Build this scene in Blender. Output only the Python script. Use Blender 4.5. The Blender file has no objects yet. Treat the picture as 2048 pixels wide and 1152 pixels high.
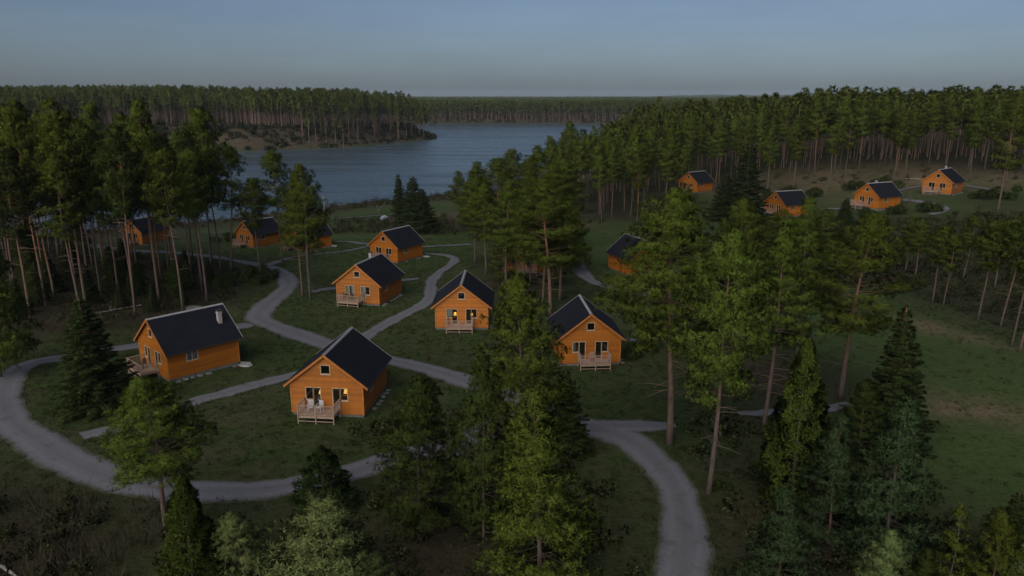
import bpy, math, random
import numpy as np
from mathutils import Vector, Matrix

# ------------------------------------------------------------------ camera, sky, sun, exposure
sc = bpy.context.scene
R = math.radians
cam_d = bpy.data.cameras.new('camera'); cam = bpy.data.objects.new('camera', cam_d)
sc.collection.objects.link(cam); sc.camera = cam
cam.location = (0, 0, 28.0); cam.rotation_euler = (R(90 - 14.495), 0, 0)
cam_d.sensor_width = 36; cam_d.lens = 36 * 1499.4 / 2048; cam_d.clip_start = 0.5; cam_d.clip_end = 30000
SUN_EL, SUN_AZ = R(36), math.atan2(-0.42, -0.91)          # low behind the camera, to its left
wd = bpy.data.worlds.new('World'); sc.world = wd; wd.use_nodes = True
nt = wd.node_tree; nt.nodes.clear()
sky = nt.nodes.new('ShaderNodeTexSky'); sky.sky_type = 'NISHITA'; sky.sun_disc = False
sky.sun_elevation = SUN_EL; sky.sun_rotation = SUN_AZ
sky.altitude = 100; sky.air_density = 1.0; sky.dust_density = 1.2; sky.ozone_density = 8.0
bg = nt.nodes.new('ShaderNodeBackground'); bg.inputs[1].default_value = 0.056
wo = nt.nodes.new('ShaderNodeOutputWorld')
hsv = nt.nodes.new('ShaderNodeHueSaturation'); hsv.inputs['Saturation'].default_value = .76          # thin evening overcast greys the blue
tnt = nt.nodes.new('ShaderNodeMix'); tnt.data_type = 'RGBA'; tnt.blend_type = 'MULTIPLY'; tnt.inputs[0].default_value = 1; tnt.inputs[7].default_value = (.96, .985, 1.04, 1)
nt.links.new(sky.outputs[0], hsv.inputs['Color']); nt.links.new(hsv.outputs[0], tnt.inputs[6]); 
stc = nt.nodes.new('ShaderNodeTexCoord'); smp = nt.nodes.new('ShaderNodeMapping'); smp.inputs['Scale'].default_value = (2.2, 2.2, 9)     # faint veils of high cloud, all round
snz = nt.nodes.new('ShaderNodeTexNoise'); snz.inputs['Scale'].default_value = 1.6; snz.inputs['Detail'].default_value = 5; snz.inputs['Roughness'].default_value = .6
srm = nt.nodes.new('ShaderNodeMapRange'); srm.inputs[1].default_value = .3; srm.inputs[2].default_value = .7; srm.inputs[3].default_value = .94; srm.inputs[4].default_value = 1.07
veil = nt.nodes.new('ShaderNodeMix'); veil.data_type = 'RGBA'; veil.blend_type = 'MULTIPLY'; veil.inputs[0].default_value = 1
nt.links.new(stc.outputs['Generated'], smp.inputs[0]); nt.links.new(smp.outputs[0], snz.inputs['Vector']); nt.links.new(snz.outputs[0], srm.inputs[0])
nt.links.new(tnt.outputs[2], veil.inputs[6]); nt.links.new(srm.outputs[0], veil.inputs[7]); nt.links.new(veil.outputs[2], bg.inputs[0])
nt.links.new(bg.outputs[0], wo.inputs[0])
sun_d = bpy.data.lights.new('sun', 'SUN'); sun_d.energy = 2.8; sun_d.angle = R(70); sun_d.color = (1.0, .92, .80)
sun = bpy.data.objects.new('sun', sun_d); sc.collection.objects.link(sun)
sdir = Vector((math.sin(SUN_AZ) * math.cos(SUN_EL), math.cos(SUN_AZ) * math.cos(SUN_EL), math.sin(SUN_EL)))
sun.rotation_euler = (-sdir).to_track_quat('-Z', 'Y').to_euler(); sun.location = (-40, -80, 60)
vs = sc.view_settings; vs.view_transform = 'Standard'; vs.look = 'None'; vs.gamma = 1; vs.use_curve_mapping = False
vs.exposure = 0.0
try:
    sc.cycles.max_bounces = 6; sc.cycles.diffuse_bounces = 3; sc.cycles.glossy_bounces = 3
    sc.cycles.transparent_max_bounces = 8; sc.cycles.volume_bounces = 1
    sc.cycles.sample_clamp_indirect = 4
except Exception: pass

# ------------------------------------------------------------------ helpers
COL = sc.collection
rng = np.random.default_rng(7)
random.seed(7)

def link(name, data, parent=None, mats=()):
    o = bpy.data.objects.new(name, data); COL.objects.link(o)
    if parent is not None: o.parent = parent
    return o

def tag(o, label=None, cat=None, group=None, kind=None):
    if label: o['label'] = label
    if cat: o['category'] = cat
    if group: o['group'] = group
    if kind: o['kind'] = kind
    return o

def empty(name, loc, rz=0, **k):
    o = bpy.data.objects.new(name, None); COL.objects.link(o)
    o.empty_display_size = .3; o.location = loc; o.rotation_euler = (0, 0, rz)
    return tag(o, **k)

def np_mesh(name, v, loops, sizes, mats, mat_idx=None, smooth=False, attrs=None):
    """mesh from flat numpy arrays: verts (N,3), loop vertex indices, polygon sizes"""
    me = bpy.data.meshes.new(name)
    v = np.asarray(v, np.float32); loops = np.asarray(loops, np.int32); sizes = np.asarray(sizes, np.int32)
    me.vertices.add(len(v)); me.vertices.foreach_set('co', v.ravel())
    me.loops.add(len(loops)); me.loops.foreach_set('vertex_index', loops)
    me.polygons.add(len(sizes))
    st = np.zeros(len(sizes), np.int32); st[1:] = np.cumsum(sizes)[:-1]
    me.polygons.foreach_set('loop_start', st); me.polygons.foreach_set('loop_total', sizes)
    if mat_idx is not None: me.polygons.foreach_set('material_index', np.asarray(mat_idx, np.int32))
    if smooth: me.polygons.foreach_set('use_smooth', np.ones(len(sizes), bool))
    for m in mats: me.materials.append(m)
    for an, av in (attrs or {}).items():
        av = np.asarray(av, np.float32)
        if av.ndim == 2: a = me.attributes.new(an, 'FLOAT_VECTOR', 'POINT'); a.data.foreach_set('vector', av.ravel())
        else: a = me.attributes.new(an, 'FLOAT', 'POINT'); a.data.foreach_set('value', av)
    me.update(calc_edges=True)
    return me

class MB:
    def __init__(s): s.v = []; s.f = []
    def add(s, vs, fs):
        b = len(s.v); s.v += [tuple(p) for p in vs]; s.f += [tuple(i + b for i in f) for f in fs]
    def box(s, x0, x1, y0, y1, z0, z1):
        s.add([(x0,y0,z0),(x1,y0,z0),(x1,y1,z0),(x0,y1,z0),(x0,y0,z1),(x1,y0,z1),(x1,y1,z1),(x0,y1,z1)],
              [(0,3,2,1),(4,5,6,7),(0,1,5,4),(1,2,6,5),(2,3,7,6),(3,0,4,7)])
    def prism(s, poly, y0, y1):
        n = len(poly)
        s.add([(x, y0, z) for x, z in poly] + [(x, y1, z) for x, z in poly],
              [tuple(range(n)), tuple(range(2*n-1, n-1, -1))] + [(i, i+n, (i+1) % n + n, (i+1) % n) for i in range(n)])
    def tube(s, pts, rad, n=6, cap=True):
        pts = [Vector(p) for p in pts]; rings = []
        for i, p in enumerate(pts):
            d = (pts[min(i+1, len(pts)-1)] - pts[max(i-1, 0)])
            if d.length < 1e-6: d = Vector((0,0,1))
            d.normalize(); a = Vector((1,0,0)) if abs(d.x) < .8 else Vector((0,1,0))
            u = d.cross(a).normalized(); w = d.cross(u)
            r = rad[i] if hasattr(rad, '__len__') else rad
            rings.append([p + u*math.cos(2*math.pi*k/n)*r + w*math.sin(2*math.pi*k/n)*r for k in range(n)])
        vs = [q for rr in rings for q in rr]; fs = []
        for i in range(len(pts)-1):
            for k in range(n):
                fs.append((i*n+k, i*n+(k+1) % n, (i+1)*n+(k+1) % n, (i+1)*n+k))
        if cap: fs += [tuple(range(n-1, -1, -1)), tuple(range((len(pts)-1)*n, len(pts)*n))]
        s.add(vs, fs)
    def mesh(s, name, mat, smooth=False):
        me = bpy.data.meshes.new(name); me.from_pydata(s.v, [], s.f); me.materials.append(mat)
        if smooth: me.polygons.foreach_set('use_smooth', [True]*len(me.polygons))
        me.update(); return me
    def build(s, name, mat, parent=None, smooth=False):
        return link(name, s.mesh(name, mat, smooth), parent)

# ------------------------------------------------------------------ materials
def mat(name):
    m = bpy.data.materials.new(name); m.use_nodes = True
    t = m.node_tree; b = t.nodes.get('Principled BSDF')
    return m, t, b, (lambda k: t.nodes.new('ShaderNode' + k)), t.links.new

def ramp(n, stops):
    r = n('ValToRGB'); e = r.color_ramp.elements
    while len(e) < len(stops): e.new(.5)
    for q, (p, c) in zip(e, stops): q.position = p; q.color = (*c, 1)
    return r

def noise(n, l, vec, scale, detail=4, rough=.55):
    x = n('TexNoise'); x.inputs['Scale'].default_value = scale; x.inputs['Detail'].default_value = detail
    x.inputs['Roughness'].default_value = rough
    if vec is not None: l(vec, x.inputs['Vector'])
    return x

def mix(n, l, a, b, f, mode='MIX'):
    x = n('Mix'); x.data_type = 'RGBA'; x.blend_type = mode; x.clamp_factor = True
    for sock, val in ((0, f), (6, a), (7, b)):
        if isinstance(val, (int, float)): x.inputs[sock].default_value = val
        elif isinstance(val, tuple): x.inputs[sock].default_value = (*val, 1)
        else: l(val, x.inputs[sock])
    return x.outputs[2]

def math_n(n, l, op, a, b=0.0, clamp=False):
    x = n('Math'); x.operation = op; x.use_clamp = clamp
    for i, v in enumerate((a, b)):
        if isinstance(v, (int, float)): x.inputs[i].default_value = v
        else: l(v, x.inputs[i])
    return x.outputs[0]

def bump(n, l, h, bsdf, strength, dist):
    x = n('Bump'); x.inputs['Strength'].default_value = strength; x.inputs['Distance'].default_value = dist
    l(h, x.inputs['Height']); l(x.outputs[0], bsdf.inputs['Normal'])

def simple(name, col, rough=.7, var=.25, scale=6, bmp=.15, coord='Object', stretch=(1,1,1)):
    m, t, b, n, l = mat(name)
    tc = n('TexCoord'); mp = n('Mapping'); l(tc.outputs[coord], mp.inputs[0]); mp.inputs['Scale'].default_value = stretch
    nz = noise(n, l, mp.outputs[0], scale, 5, .6)
    d = tuple(c*(1-var) for c in col); e = tuple(min(1, c*(1+var)) for c in col)
    r = ramp(n, [(.3, d), (.7, e)]); l(nz.outputs[0], r.inputs[0]); l(r.outputs[0], b.inputs['Base Color'])
    b.inputs['Roughness'].default_value = rough
    if bmp: bump(n, l, nz.outputs[0], b, bmp, .02)
    return m

def wood_siding(name, col):
    m, t, b, n, l = mat(name)
    tc = n('TexCoord'); sp = n('SeparateXYZ'); l(tc.outputs['Object'], sp.inputs[0])
    row = math_n(n, l, 'FLOOR', math_n(n, l, 'DIVIDE', math_n(n, l, 'SUBTRACT', sp.outputs[2], .252), .16))
    oi = n('ObjectInfo')
    wn = n('TexWhiteNoise'); wn.noise_dimensions = '2D'
    cb = n('CombineXYZ'); l(row, cb.inputs[0]); l(oi.outputs['Random'], cb.inputs[1]); l(cb.outputs[0], wn.inputs['Vector'])
    mp = n('Mapping'); l(tc.outputs['Object'], mp.inputs[0]); mp.inputs['Scale'].default_value = (1.2, 1.2, 14)
    g = noise(n, l, mp.outputs[0], 2.5, 6, .65)
    big = noise(n, l, tc.outputs['Object'], .7, 3)
    c1 = tuple(c*.80 for c in col); c2 = tuple(min(1, c*1.15) for c in col)
    r = ramp(n, [(.25, c1), (.75, c2)]); l(g.outputs[0], r.inputs[0])
    v = math_n(n, l, 'ADD', math_n(n, l, 'MULTIPLY', wn.outputs[0], .36), math_n(n, l, 'MULTIPLY', big.outputs[0], .5))
    hs = n('HueSaturation'); l(r.outputs[0], hs.inputs['Color']); l(math_n(n, l, 'ADD', v, .55), hs.inputs['Value'])
    # rain-washed, greyer boards near the ground and under the sills
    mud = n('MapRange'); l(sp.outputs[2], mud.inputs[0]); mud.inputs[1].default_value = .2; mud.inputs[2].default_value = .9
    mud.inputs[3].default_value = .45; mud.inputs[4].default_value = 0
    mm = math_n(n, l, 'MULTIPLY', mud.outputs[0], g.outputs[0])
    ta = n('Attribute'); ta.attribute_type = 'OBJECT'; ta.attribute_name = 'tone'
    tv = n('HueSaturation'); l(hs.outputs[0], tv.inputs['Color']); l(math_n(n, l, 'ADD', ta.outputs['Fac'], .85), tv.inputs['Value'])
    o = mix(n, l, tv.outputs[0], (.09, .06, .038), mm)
    mp3 = n('Mapping'); l(tc.outputs['Object'], mp3.inputs[0]); mp3.inputs['Scale'].default_value = (5, 5, .35)
    stk = noise(n, l, mp3.outputs[0], 1.3, 4, .6); sk = n('MapRange'); l(stk.outputs[0], sk.inputs[0]); sk.inputs[1].default_value = .52; sk.inputs[2].default_value = .75; sk.inputs[4].default_value = .45
    o = mix(n, l, o, (.16, .070, .016), sk.outputs[0])
    l(o, b.inputs['Base Color']); b.inputs['Roughness'].default_value = .55
    b.inputs['Specular IOR Level'].default_value = .3
    bump(n, l, g.outputs[0], b, .25, .01)
    return m

M = {}
M['siding'] = wood_siding('orange_stained_boards', (.37, .114, .0065))
M['trim_orange'] = simple('orange_trim', (.38, .130, .022), .6, .2, 3, .1, stretch=(1,1,1))
M['trim_tan'] = simple('tan_window_trim', (.42, .30, .19), .6, .15, 5, .08)
M['deck_wood'] = simple('weathered_deck_wood', (.33, .23, .172), .75, .22, 4, .2)
M['metal_pale'] = simple('pale_zinc_cap', (.27, .26, .265), .5, .12, 3, .05)
M['chimney'] = simple('pale_chimney_render', (.36, .32, .31), .8, .18, 5, .25)
M['dark_in'] = simple('dark_interior', (.10, .065, .04), .8, .2, 2, 0)
M['curtain'] = simple('pale_curtain', (.62, .66, .66), .85, .12, 9, .3, stretch=(3,3,.3))
M['stone'] = simple('grey_stone', (.15, .145, .14), .85, .35, 2.2, .5)
M['stone_pale'] = simple('pale_stone', (.26, .25, .24), .85, .3, 2.5, .5)
M['plastic_white'] = simple('white_plastic', (.50, .50, .52), .5, .06, 4, 0)
M['dark_metal'] = simple('dark_metal', (.03, .03, .033), .5, .15, 5, 0)
M['tarp'] = simple('pale_blue_tarp', (.32, .37, .46), .6, .15, 5, .3)

def roof_mat():
    m, t, b, n, l = mat('dark_roof_shingle')
    tc = n('TexCoord'); nz = noise(n, l, tc.outputs['Object'], 9, 6, .7); big = noise(n, l, tc.outputs['Object'], .6, 3)
    r = ramp(n, [(.3, (.008, .0092, .0135)), (.75, (.015, .017, .024))]); l(nz.outputs[0], r.inputs[0])
    hs = n('HueSaturation'); l(r.outputs[0], hs.inputs['Color']); l(math_n(n, l, 'ADD', math_n(n, l, 'MULTIPLY', big.outputs[0], .7), .65), hs.inputs['Value'])
    l(hs.outputs[0], b.inputs['Base Color']); b.inputs['Roughness'].default_value = .8; b.inputs['Specular IOR Level'].default_value = .12
    bump(n, l, nz.outputs[0], b, .4, .02); return m
M['roof'] = roof_mat()

def glass_mat():
    m, t, b, n, l = mat('window_glass'); t.nodes.remove(b)
    tr = n('BsdfTransparent'); gl = n('BsdfGlossy'); gl.inputs['Roughness'].default_value = .03
    tr.inputs[0].default_value = (.86, .9, .88, 1)
    fr = n('Fresnel'); fr.inputs[0].default_value = 1.52
    f = math_n(n, l, 'ADD', math_n(n, l, 'MULTIPLY', fr.outputs[0], 1.6), .05, True)
    mx = n('MixShader'); l(f, mx.inputs[0]); l(tr.outputs[0], mx.inputs[1]); l(gl.outputs[0], mx.inputs[2])
    l(mx.outputs[0], t.nodes['Material Output'].inputs['Surface']); return m
M['glass'] = glass_mat()

def emit(name, col, s):
    m, t, b, n, l = mat(name)
    b.inputs['Base Color'].default_value = (*col, 1); b.inputs['Emission Color'].default_value = (*col, 1)
    b.inputs['Emission Strength'].default_value = s; return m
M['shade'] = emit('lit_lamp_shade', (1.0, .50, .08), 1.4)

def ground_mat():
    m, t, b, n, l = mat('grassland')
    tc = n('TexCoord'); P = tc.outputs['Object']
    def at(nm):
        a = n('Attribute'); a.attribute_name = nm; return a.outputs['Fac']
    big = noise(n, l, P, .06, 4, .6); mid = noise(n, l, P, .35, 5, .65); fine = noise(n, l, P, 3.2, 6, .75); vf = noise(n, l, P, 14, 3, .7)
    g = ramp(n, [(.25, (.022, .038, .011)), (.5, (.037, .058, .017)), (.75, (.060, .083, .027))]); l(fine.outputs[0], g.inputs[0])
    dry = ramp(n, [(.3, (.042, .040, .022)), (.7, (.095, .084, .048))]); l(vf.outputs[0], dry.inputs[0])
    f1 = n('MapRange'); l(math_n(n, l, 'ADD', mid.outputs[0], math_n(n, l, 'MULTIPLY', big.outputs[0], .6)), f1.inputs[0])
    f1.inputs[1].default_value = .74; f1.inputs[2].default_value = 1.02; f1.inputs[4].default_value = .75
    c = mix(n, l, g.outputs[0], dry.outputs[0], f1.outputs[0])
    lush = ramp(n, [(.3, (.038, .066, .018)), (.7, (.072, .108, .030))]); l(fine.outputs[0], lush.inputs[0])
    c = mix(n, l, c, lush.outputs[0], math_n(n, l, 'MULTIPLY', at('lush'), math_n(n, l, 'ADD', mid.outputs[0], .25, True)))
    lit = ramp(n, [(.3, (.020, .016, .011)), (.55, (.045, .034, .022)), (.75, (.085, .066, .045))]); l(fine.outputs[0], lit.inputs[0])
    c = mix(n, l, c, lit.outputs[0], at('litter'))
    tan = ramp(n, [(.3, (.085, .062, .038)), (.7, (.21, .158, .100))]); l(fine.outputs[0], tan.inputs[0])
    c = mix(n, l, c, tan.outputs[0], math_n(n, l, 'MULTIPLY', at('bare'), math_n(n, l, 'ADD', math_n(n, l, 'MULTIPLY', mid.outputs[0], 1.8), -.25, True), True))
    l(c, b.inputs['Base Color']); b.inputs['Roughness'].default_value = .95; b.inputs['Specular IOR Level'].default_value = .1
    h = math_n(n, l, 'ADD', math_n(n, l, 'MULTIPLY', mid.outputs[0], 1.2), math_n(n, l, 'MULTIPLY', fine.outputs[0], .55))
    bump(n, l, h, b, .9, .35); return m
M['ground'] = ground_mat()

def gravel_mat():
    m, t, b, n, l = mat('gravel')
    tc = n('TexCoord'); P = tc.outputs['Object']
    big = noise(n, l, P, .22, 4, .6); fine = noise(n, l, P, 7, 5, .8); vo = n('TexVoronoi'); vo.inputs['Scale'].default_value = 22; l(P, vo.inputs['Vector'])
    r = ramp(n, [(.25, (.090, .091, .106)), (.55, (.140, .142, .164)), (.8, (.205, .205, .226))]); l(fine.outputs[0], r.inputs[0])
    c = mix(n, l, r.outputs[0], (.100, .100, .110), math_n(n, l, 'MULTIPLY', big.outputs[0], .75))
    ed = n('Attribute'); ed.attribute_name = 'edge'
    mid = noise(n, l, P, 1.6, 4, .7)
    e = n('MapRange'); l(math_n(n, l, 'ADD', ed.outputs['Fac'], math_n(n, l, 'MULTIPLY', mid.outputs[0], .55)), e.inputs[0])
    e.inputs[1].default_value = .98; e.inputs[2].default_value = 1.20
    c = mix(n, l, c, (.045, .048, .022), e.outputs[0])                   # grass creeping in along the verge
    tr = n('MapRange'); l(ed.outputs['Fac'], tr.inputs[0]); tr.inputs[1].default_value = .22; tr.inputs[2].default_value = .0; tr.inputs[4].default_value = .35
    c = mix(n, l, c, (.070, .072, .055), math_n(n, l, 'MULTIPLY', tr.outputs[0], math_n(n, l, 'ADD', mid.outputs[0], .2)))   # mossier crown between the wheel tracks
    rut = n('MapRange'); l(math_n(n, l, 'ABSOLUTE', math_n(n, l, 'SUBTRACT', ed.outputs['Fac'], .48)), rut.inputs[0]); rut.inputs[1].default_value = .16; rut.inputs[2].default_value = .02; rut.inputs[4].default_value = .5
    c = mix(n, l, c, (.185, .184, .200), math_n(n, l, 'MULTIPLY', rut.outputs[0], mid.outputs[0]))        # wheel tracks worn paler
    dp = noise(n, l, P, .75, 4, .65); dm = n('MapRange'); l(dp.outputs[0], dm.inputs[0]); dm.inputs[1].default_value = .56; dm.inputs[2].default_value = .68; dm.inputs[4].default_value = .55
    c = mix(n, l, c, (.075, .072, .072), dm.outputs[0])                                                  # damp hollows
    l(c, b.inputs['Base Color']); b.inputs['Roughness'].default_value = .9
    bump(n, l, math_n(n, l, 'ADD', vo.outputs[0], fine.outputs[0]), b, .6, .04); return m
M['gravel'] = gravel_mat()

def water_mat():
    m, t, b, n, l = mat('lake_water')
    tc = n('TexCoord'); mp = n('Mapping'); l(tc.outputs['Object'], mp.inputs[0]); mp.inputs['Scale'].default_value = (.55, 1.0, 1); mp.inputs['Rotation'].default_value = (0,0,.35)
    a = noise(n, l, mp.outputs[0], 1.1, 4, .6); c = noise(n, l, mp.outputs[0], .16, 3, .6); calm = noise(n, l, mp.outputs[0], .012, 3, .5)
    h = math_n(n, l, 'ADD', math_n(n, l, 'MULTIPLY', a.outputs[0], .22), math_n(n, l, 'MULTIPLY', c.outputs[0], .8))
    b.inputs['Base Color'].default_value = (.056, .086, .108, 1); b.inputs['Roughness'].default_value = .2; b.inputs['IOR'].default_value = 1.333
    x = n('Bump'); x.inputs['Distance'].default_value = .75; l(h, x.inputs['Height'])
    s = n('MapRange'); l(calm.outputs[0], s.inputs[0]); s.inputs[1].default_value = .35; s.inputs[2].default_value = .65; s.inputs[3].default_value = .7; s.inputs[4].default_value = 1.0
    l(s.outputs[0], x.inputs['Strength']); l(x.outputs[0], b.inputs['Normal'])
    mp2 = n('Mapping'); l(tc.outputs['Object'], mp2.inputs[0]); mp2.inputs['Scale'].default_value = (.006, .05, 1); mp2.inputs['Rotation'].default_value = (0, 0, .12)
    wnd = noise(n, l, mp2.outputs[0], 1, 4, .6); rr = n('MapRange'); l(wnd.outputs[0], rr.inputs[0]); rr.inputs[1].default_value = .4; rr.inputs[2].default_value = .62; rr.inputs[3].default_value = .12; rr.inputs[4].default_value = .42
    l(rr.outputs[0], b.inputs['Roughness']); return m
M['water'] = water_mat()

def foliage_mat(name, lo, hi, stuff=False, transl=.24, hue=.02, soft=True):
    m, t, b, n, l = mat(name); t.nodes.remove(b)
    if stuff:
        a = n('Attribute'); a.attribute_name = 'tint'; rnd = a.outputs['Fac']
    else:
        a = n('ObjectInfo'); rnd = a.outputs['Random']
    gi = n('NewGeometry'); isl = gi.outputs['Random Per Island']
    f = math_n(n, l, 'ADD', math_n(n, l, 'MULTIPLY', rnd, .62), math_n(n, l, 'MULTIPLY', isl, .38))
    c = mix(n, l, lo, hi, f)
    hs = n('HueSaturation'); l(c, hs.inputs['Color'])
    l(math_n(n, l, 'ADD', math_n(n, l, 'MULTIPLY', rnd, hue*2), .5 - hue), hs.inputs['Hue'])
    l(math_n(n, l, 'ADD', math_n(n, l, 'MULTIPLY', isl, .5), .75), hs.inputs['Value'])
    d = n('BsdfDiffuse'); tl = n('BsdfTranslucent'); l(hs.outputs[0], d.inputs[0]); l(hs.outputs[0], tl.inputs[0])
    if soft:                                               # needles shade as the rounded tuft they belong to
        na = n('Attribute'); na.attribute_name = 'nrm'; vt = n('VectorTransform'); vt.vector_type = 'NORMAL'; vt.convert_from = 'OBJECT'; vt.convert_to = 'WORLD'
        l(na.outputs['Vector'], vt.inputs[0]); l(vt.outputs[0], d.inputs['Normal']); l(vt.outputs[0], tl.inputs['Normal'])
    mx = n('MixShader'); mx.inputs[0].default_value = transl; l(d.outputs[0], mx.inputs[1]); l(tl.outputs[0], mx.inputs[2])
    l(mx.outputs[0], t.nodes['Material Output'].inputs['Surface']); return m
M['needle'] = foliage_mat('pine_needles', (.085, .125, .020), (.170, .205, .034))
M['needle_fresh'] = foliage_mat('fresh_pine_needles', (.105, .155, .024), (.180, .225, .040))
M['needle_dark'] = foliage_mat('dark_pine_needles', (.050, .078, .019), (.092, .122, .028))
M['needle_pale'] = foliage_mat('pale_pine_needles', (.190, .255, .090), (.270, .330, .118))
M['needle_blue'] = foliage_mat('bluish_pine_needles', (.050, .092, .040), (.092, .140, .056))
M['spruce'] = foliage_mat('spruce_needles', (.032, .054, .017), (.060, .086, .025))
M['cedar'] = foliage_mat('cedar_sprays', (.068, .115, .020), (.118, .165, .034))
M['leaf'] = foliage_mat('shrub_leaves', (.046, .074, .020), (.090, .115, .034))
M['needle_far'] = foliage_mat('far_pine_needles', (.092, .128, .026), (.190, .220, .044), True)
M['scrub'] = foliage_mat('scrub', (.044, .066, .020), (.110, .108, .052), True, hue=.03)
M['dry_twigs'] = foliage_mat('dry_twigs_and_reeds', (.060, .046, .036), (.150, .118, .085), True)
M['grass'] = foliage_mat('grass_blades', (.034, .056, .014), (.105, .104, .048), True)

def bark_mat(name='pine_bark'):
    m, t, b, n, l = mat(name)
    tc = n('TexCoord'); sp = n('SeparateXYZ'); l(tc.outputs['Object'], sp.inputs[0])
    mp = n('Mapping'); l(tc.outputs['Object'], mp.inputs[0]); mp.inputs['Scale'].default_value = (1, 1, .35)
    nz = noise(n, l, mp.outputs[0], 5, 5, .7); vo = n('TexVoronoi'); vo.inputs['Scale'].default_value = 7; l(mp.outputs[0], vo.inputs['Vector'])
    lo = ramp(n, [(.3, (.042, .031, .025)), (.7, (.115, .085, .068))]); l(nz.outputs[0], lo.inputs[0])
    hi = ramp(n, [(.3, (.13, .058, .024)), (.7, (.27, .130, .060))]); l(nz.outputs[0], hi.inputs[0])
    f = n('MapRange'); l(sp.outputs[2], f.inputs[0]); f.inputs[1].default_value = 2; f.inputs[2].default_value = 12; f.inputs[3].default_value = .1; f.inputs[4].default_value = .85
    c = mix(n, l, lo.outputs[0], hi.outputs[0], f.outputs[0])
    oi = n('ObjectInfo'); hs = n('HueSaturation'); l(c, hs.inputs['Color'])
    l(math_n(n, l, 'ADD', math_n(n, l, 'MULTIPLY', oi.outputs['Random'], .6), .7), hs.inputs['Value'])
    l(math_n(n, l, 'ADD', math_n(n, l, 'MULTIPLY', oi.outputs['Random'], .5), .6), hs.inputs['Saturation'])
    l(hs.outputs[0], b.inputs['Base Color']); b.inputs['Roughness'].default_value = .9
    bump(n, l, vo.outputs[0], b, .6, .05); return m
M['bark'] = bark_mat()
M['bark_far'] = simple('far_pine_bark', (.20, .132, .092), .9, .35, .4, 0)
M['deadwood'] = simple('grey_deadwood', (.26, .23, .21), .85, .25, 3, .2)
M['twig'] = simple('bare_twigs', (.13, .10, .085), .9, .25, 3, 0)

# ------------------------------------------------------------------ terrain
LAKE_Z=-9.0
CTRL=np.array([
(-16.1,60.8,.26),(-35.6,70.3,.5),(-21.4,100.5,-.8),(-6.2,88.5,-.65),(8.3,75.4,-.45),(-23.8,136.4,-2.6),(-59.8,165.2,-5.8),(-46.8,157.7,-4.7),
(101.7,179.8,4.7),(82.7,174.6,1.3),(63.2,179.3,-1.2),(51.5,220.1,-.2),(22.2,119,-1.2),(1.8,119.5,-.8),(-89,173,-6.6),
(-18,66,.2),(-39,77,.5),(-23,106,-.9),(-6,95,-.7),(8,82,-.5),(-27,143,-2.9),
(0,36,.2),(25,36,0),(-30,40,.5),(-50,50,.8),(-60,85,.2),(-90,110,-1.5),(-60,125,-2.2),(-122,140,0),(45,60,-1),(60,40,0),(70,90,-2),(100,80,0),(110,120,1.5),(60,125,-2),(35,140,-1.6),
(0,160,-3.8),(20,185,-3),(-20,185,-5.5),(0,205,-5.5),(-50,222,-8),(-80,205,-8),(-30,237,-8),(-18,252,-8),(-60,203,-7.4),(-35,208,-7),(-110,190,-8),(0,275,-7.5),(30,300,-5),(60,400,-3),(100,560,0),(-15,225,-6.6),(30,260,-3),(-140,175,0),(-160,120,3),(-170,60,0),
(130,240,8),(110,270,8.3),(70,270,4),(200,300,9),(150,190,7),(250,220,9),(200,120,8),(250,40,6),(160,40,3),(80,330,5),(150,400,7),(280,420,8),
(0,0,1),(-80,-60,2),(90,-60,2),(-200,-50,2),(240,-60,4),
(-240,250,3),(-330,180,0),(-400,330,3),
(-330,520,5),(-240,560,6),(-160,590,4),(-430,520,6),(-300,650,7),(-180,680,5),(-600,500,6),(-90,640,1),
(0,1050,-2),(200,1000,-2),(-200,1050,-1),(-500,1000,2),(500,900,3),(330,600,8),(220,520,5),
(-800,700,4),(800,600,8),(0,1600,0),(-1000,1600,2),(1000,1600,3),(0,4000,0),(-3500,3000,6),(3500,3000,10),(-3000,200,4),(3000,200,6)],float)
LAKE=np.array([(-155,187),(-133,192),(-123,198),(-115,206),(-102,215),(-87,226),(-74,237),(-59,255),(-47,265),(-35,273),(-24,287),(-8,290),(12,290),(27,325),(42,400),(64,535),(105,715),(159,853),(226,921),(206,1000),(83,1009),(-16,1000),(-120,1000),(-179,967),(-178,840),(-132,763),(-93,734),(-74,715),(-65,658),(-76,626),(-89,603),(-117,551),(-148,530),(-176,511),(-203,521),(-239,502),(-279,485),(-317,469),(-330,408),(-260,284)],float)
def poly_sd(poly, x, y):
    x = np.asarray(x, float); y = np.asarray(y, float); poly = np.asarray(poly, float)
    d = np.full(x.shape, 1e18); ins = np.zeros(x.shape, bool); n = len(poly)
    for i in range(n):
        ax, ay = poly[i]; bx, by = poly[(i+1) % n]; ex, ey = bx-ax, by-ay
        t = np.clip(((x-ax)*ex + (y-ay)*ey)/(ex*ex+ey*ey), 0, 1)
        d = np.minimum(d, (x-ax-t*ex)**2 + (y-ay-t*ey)**2)
        cc = (ay > y) != (by > y); xx = ax + (y-ay)*ex/(ey if ey else 1e-9)
        ins ^= cc & (x < xx)
    d = np.sqrt(d); return np.where(ins, -d, d)

def lake_sd(x, y): return poly_sd(LAKE, x, y)

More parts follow.
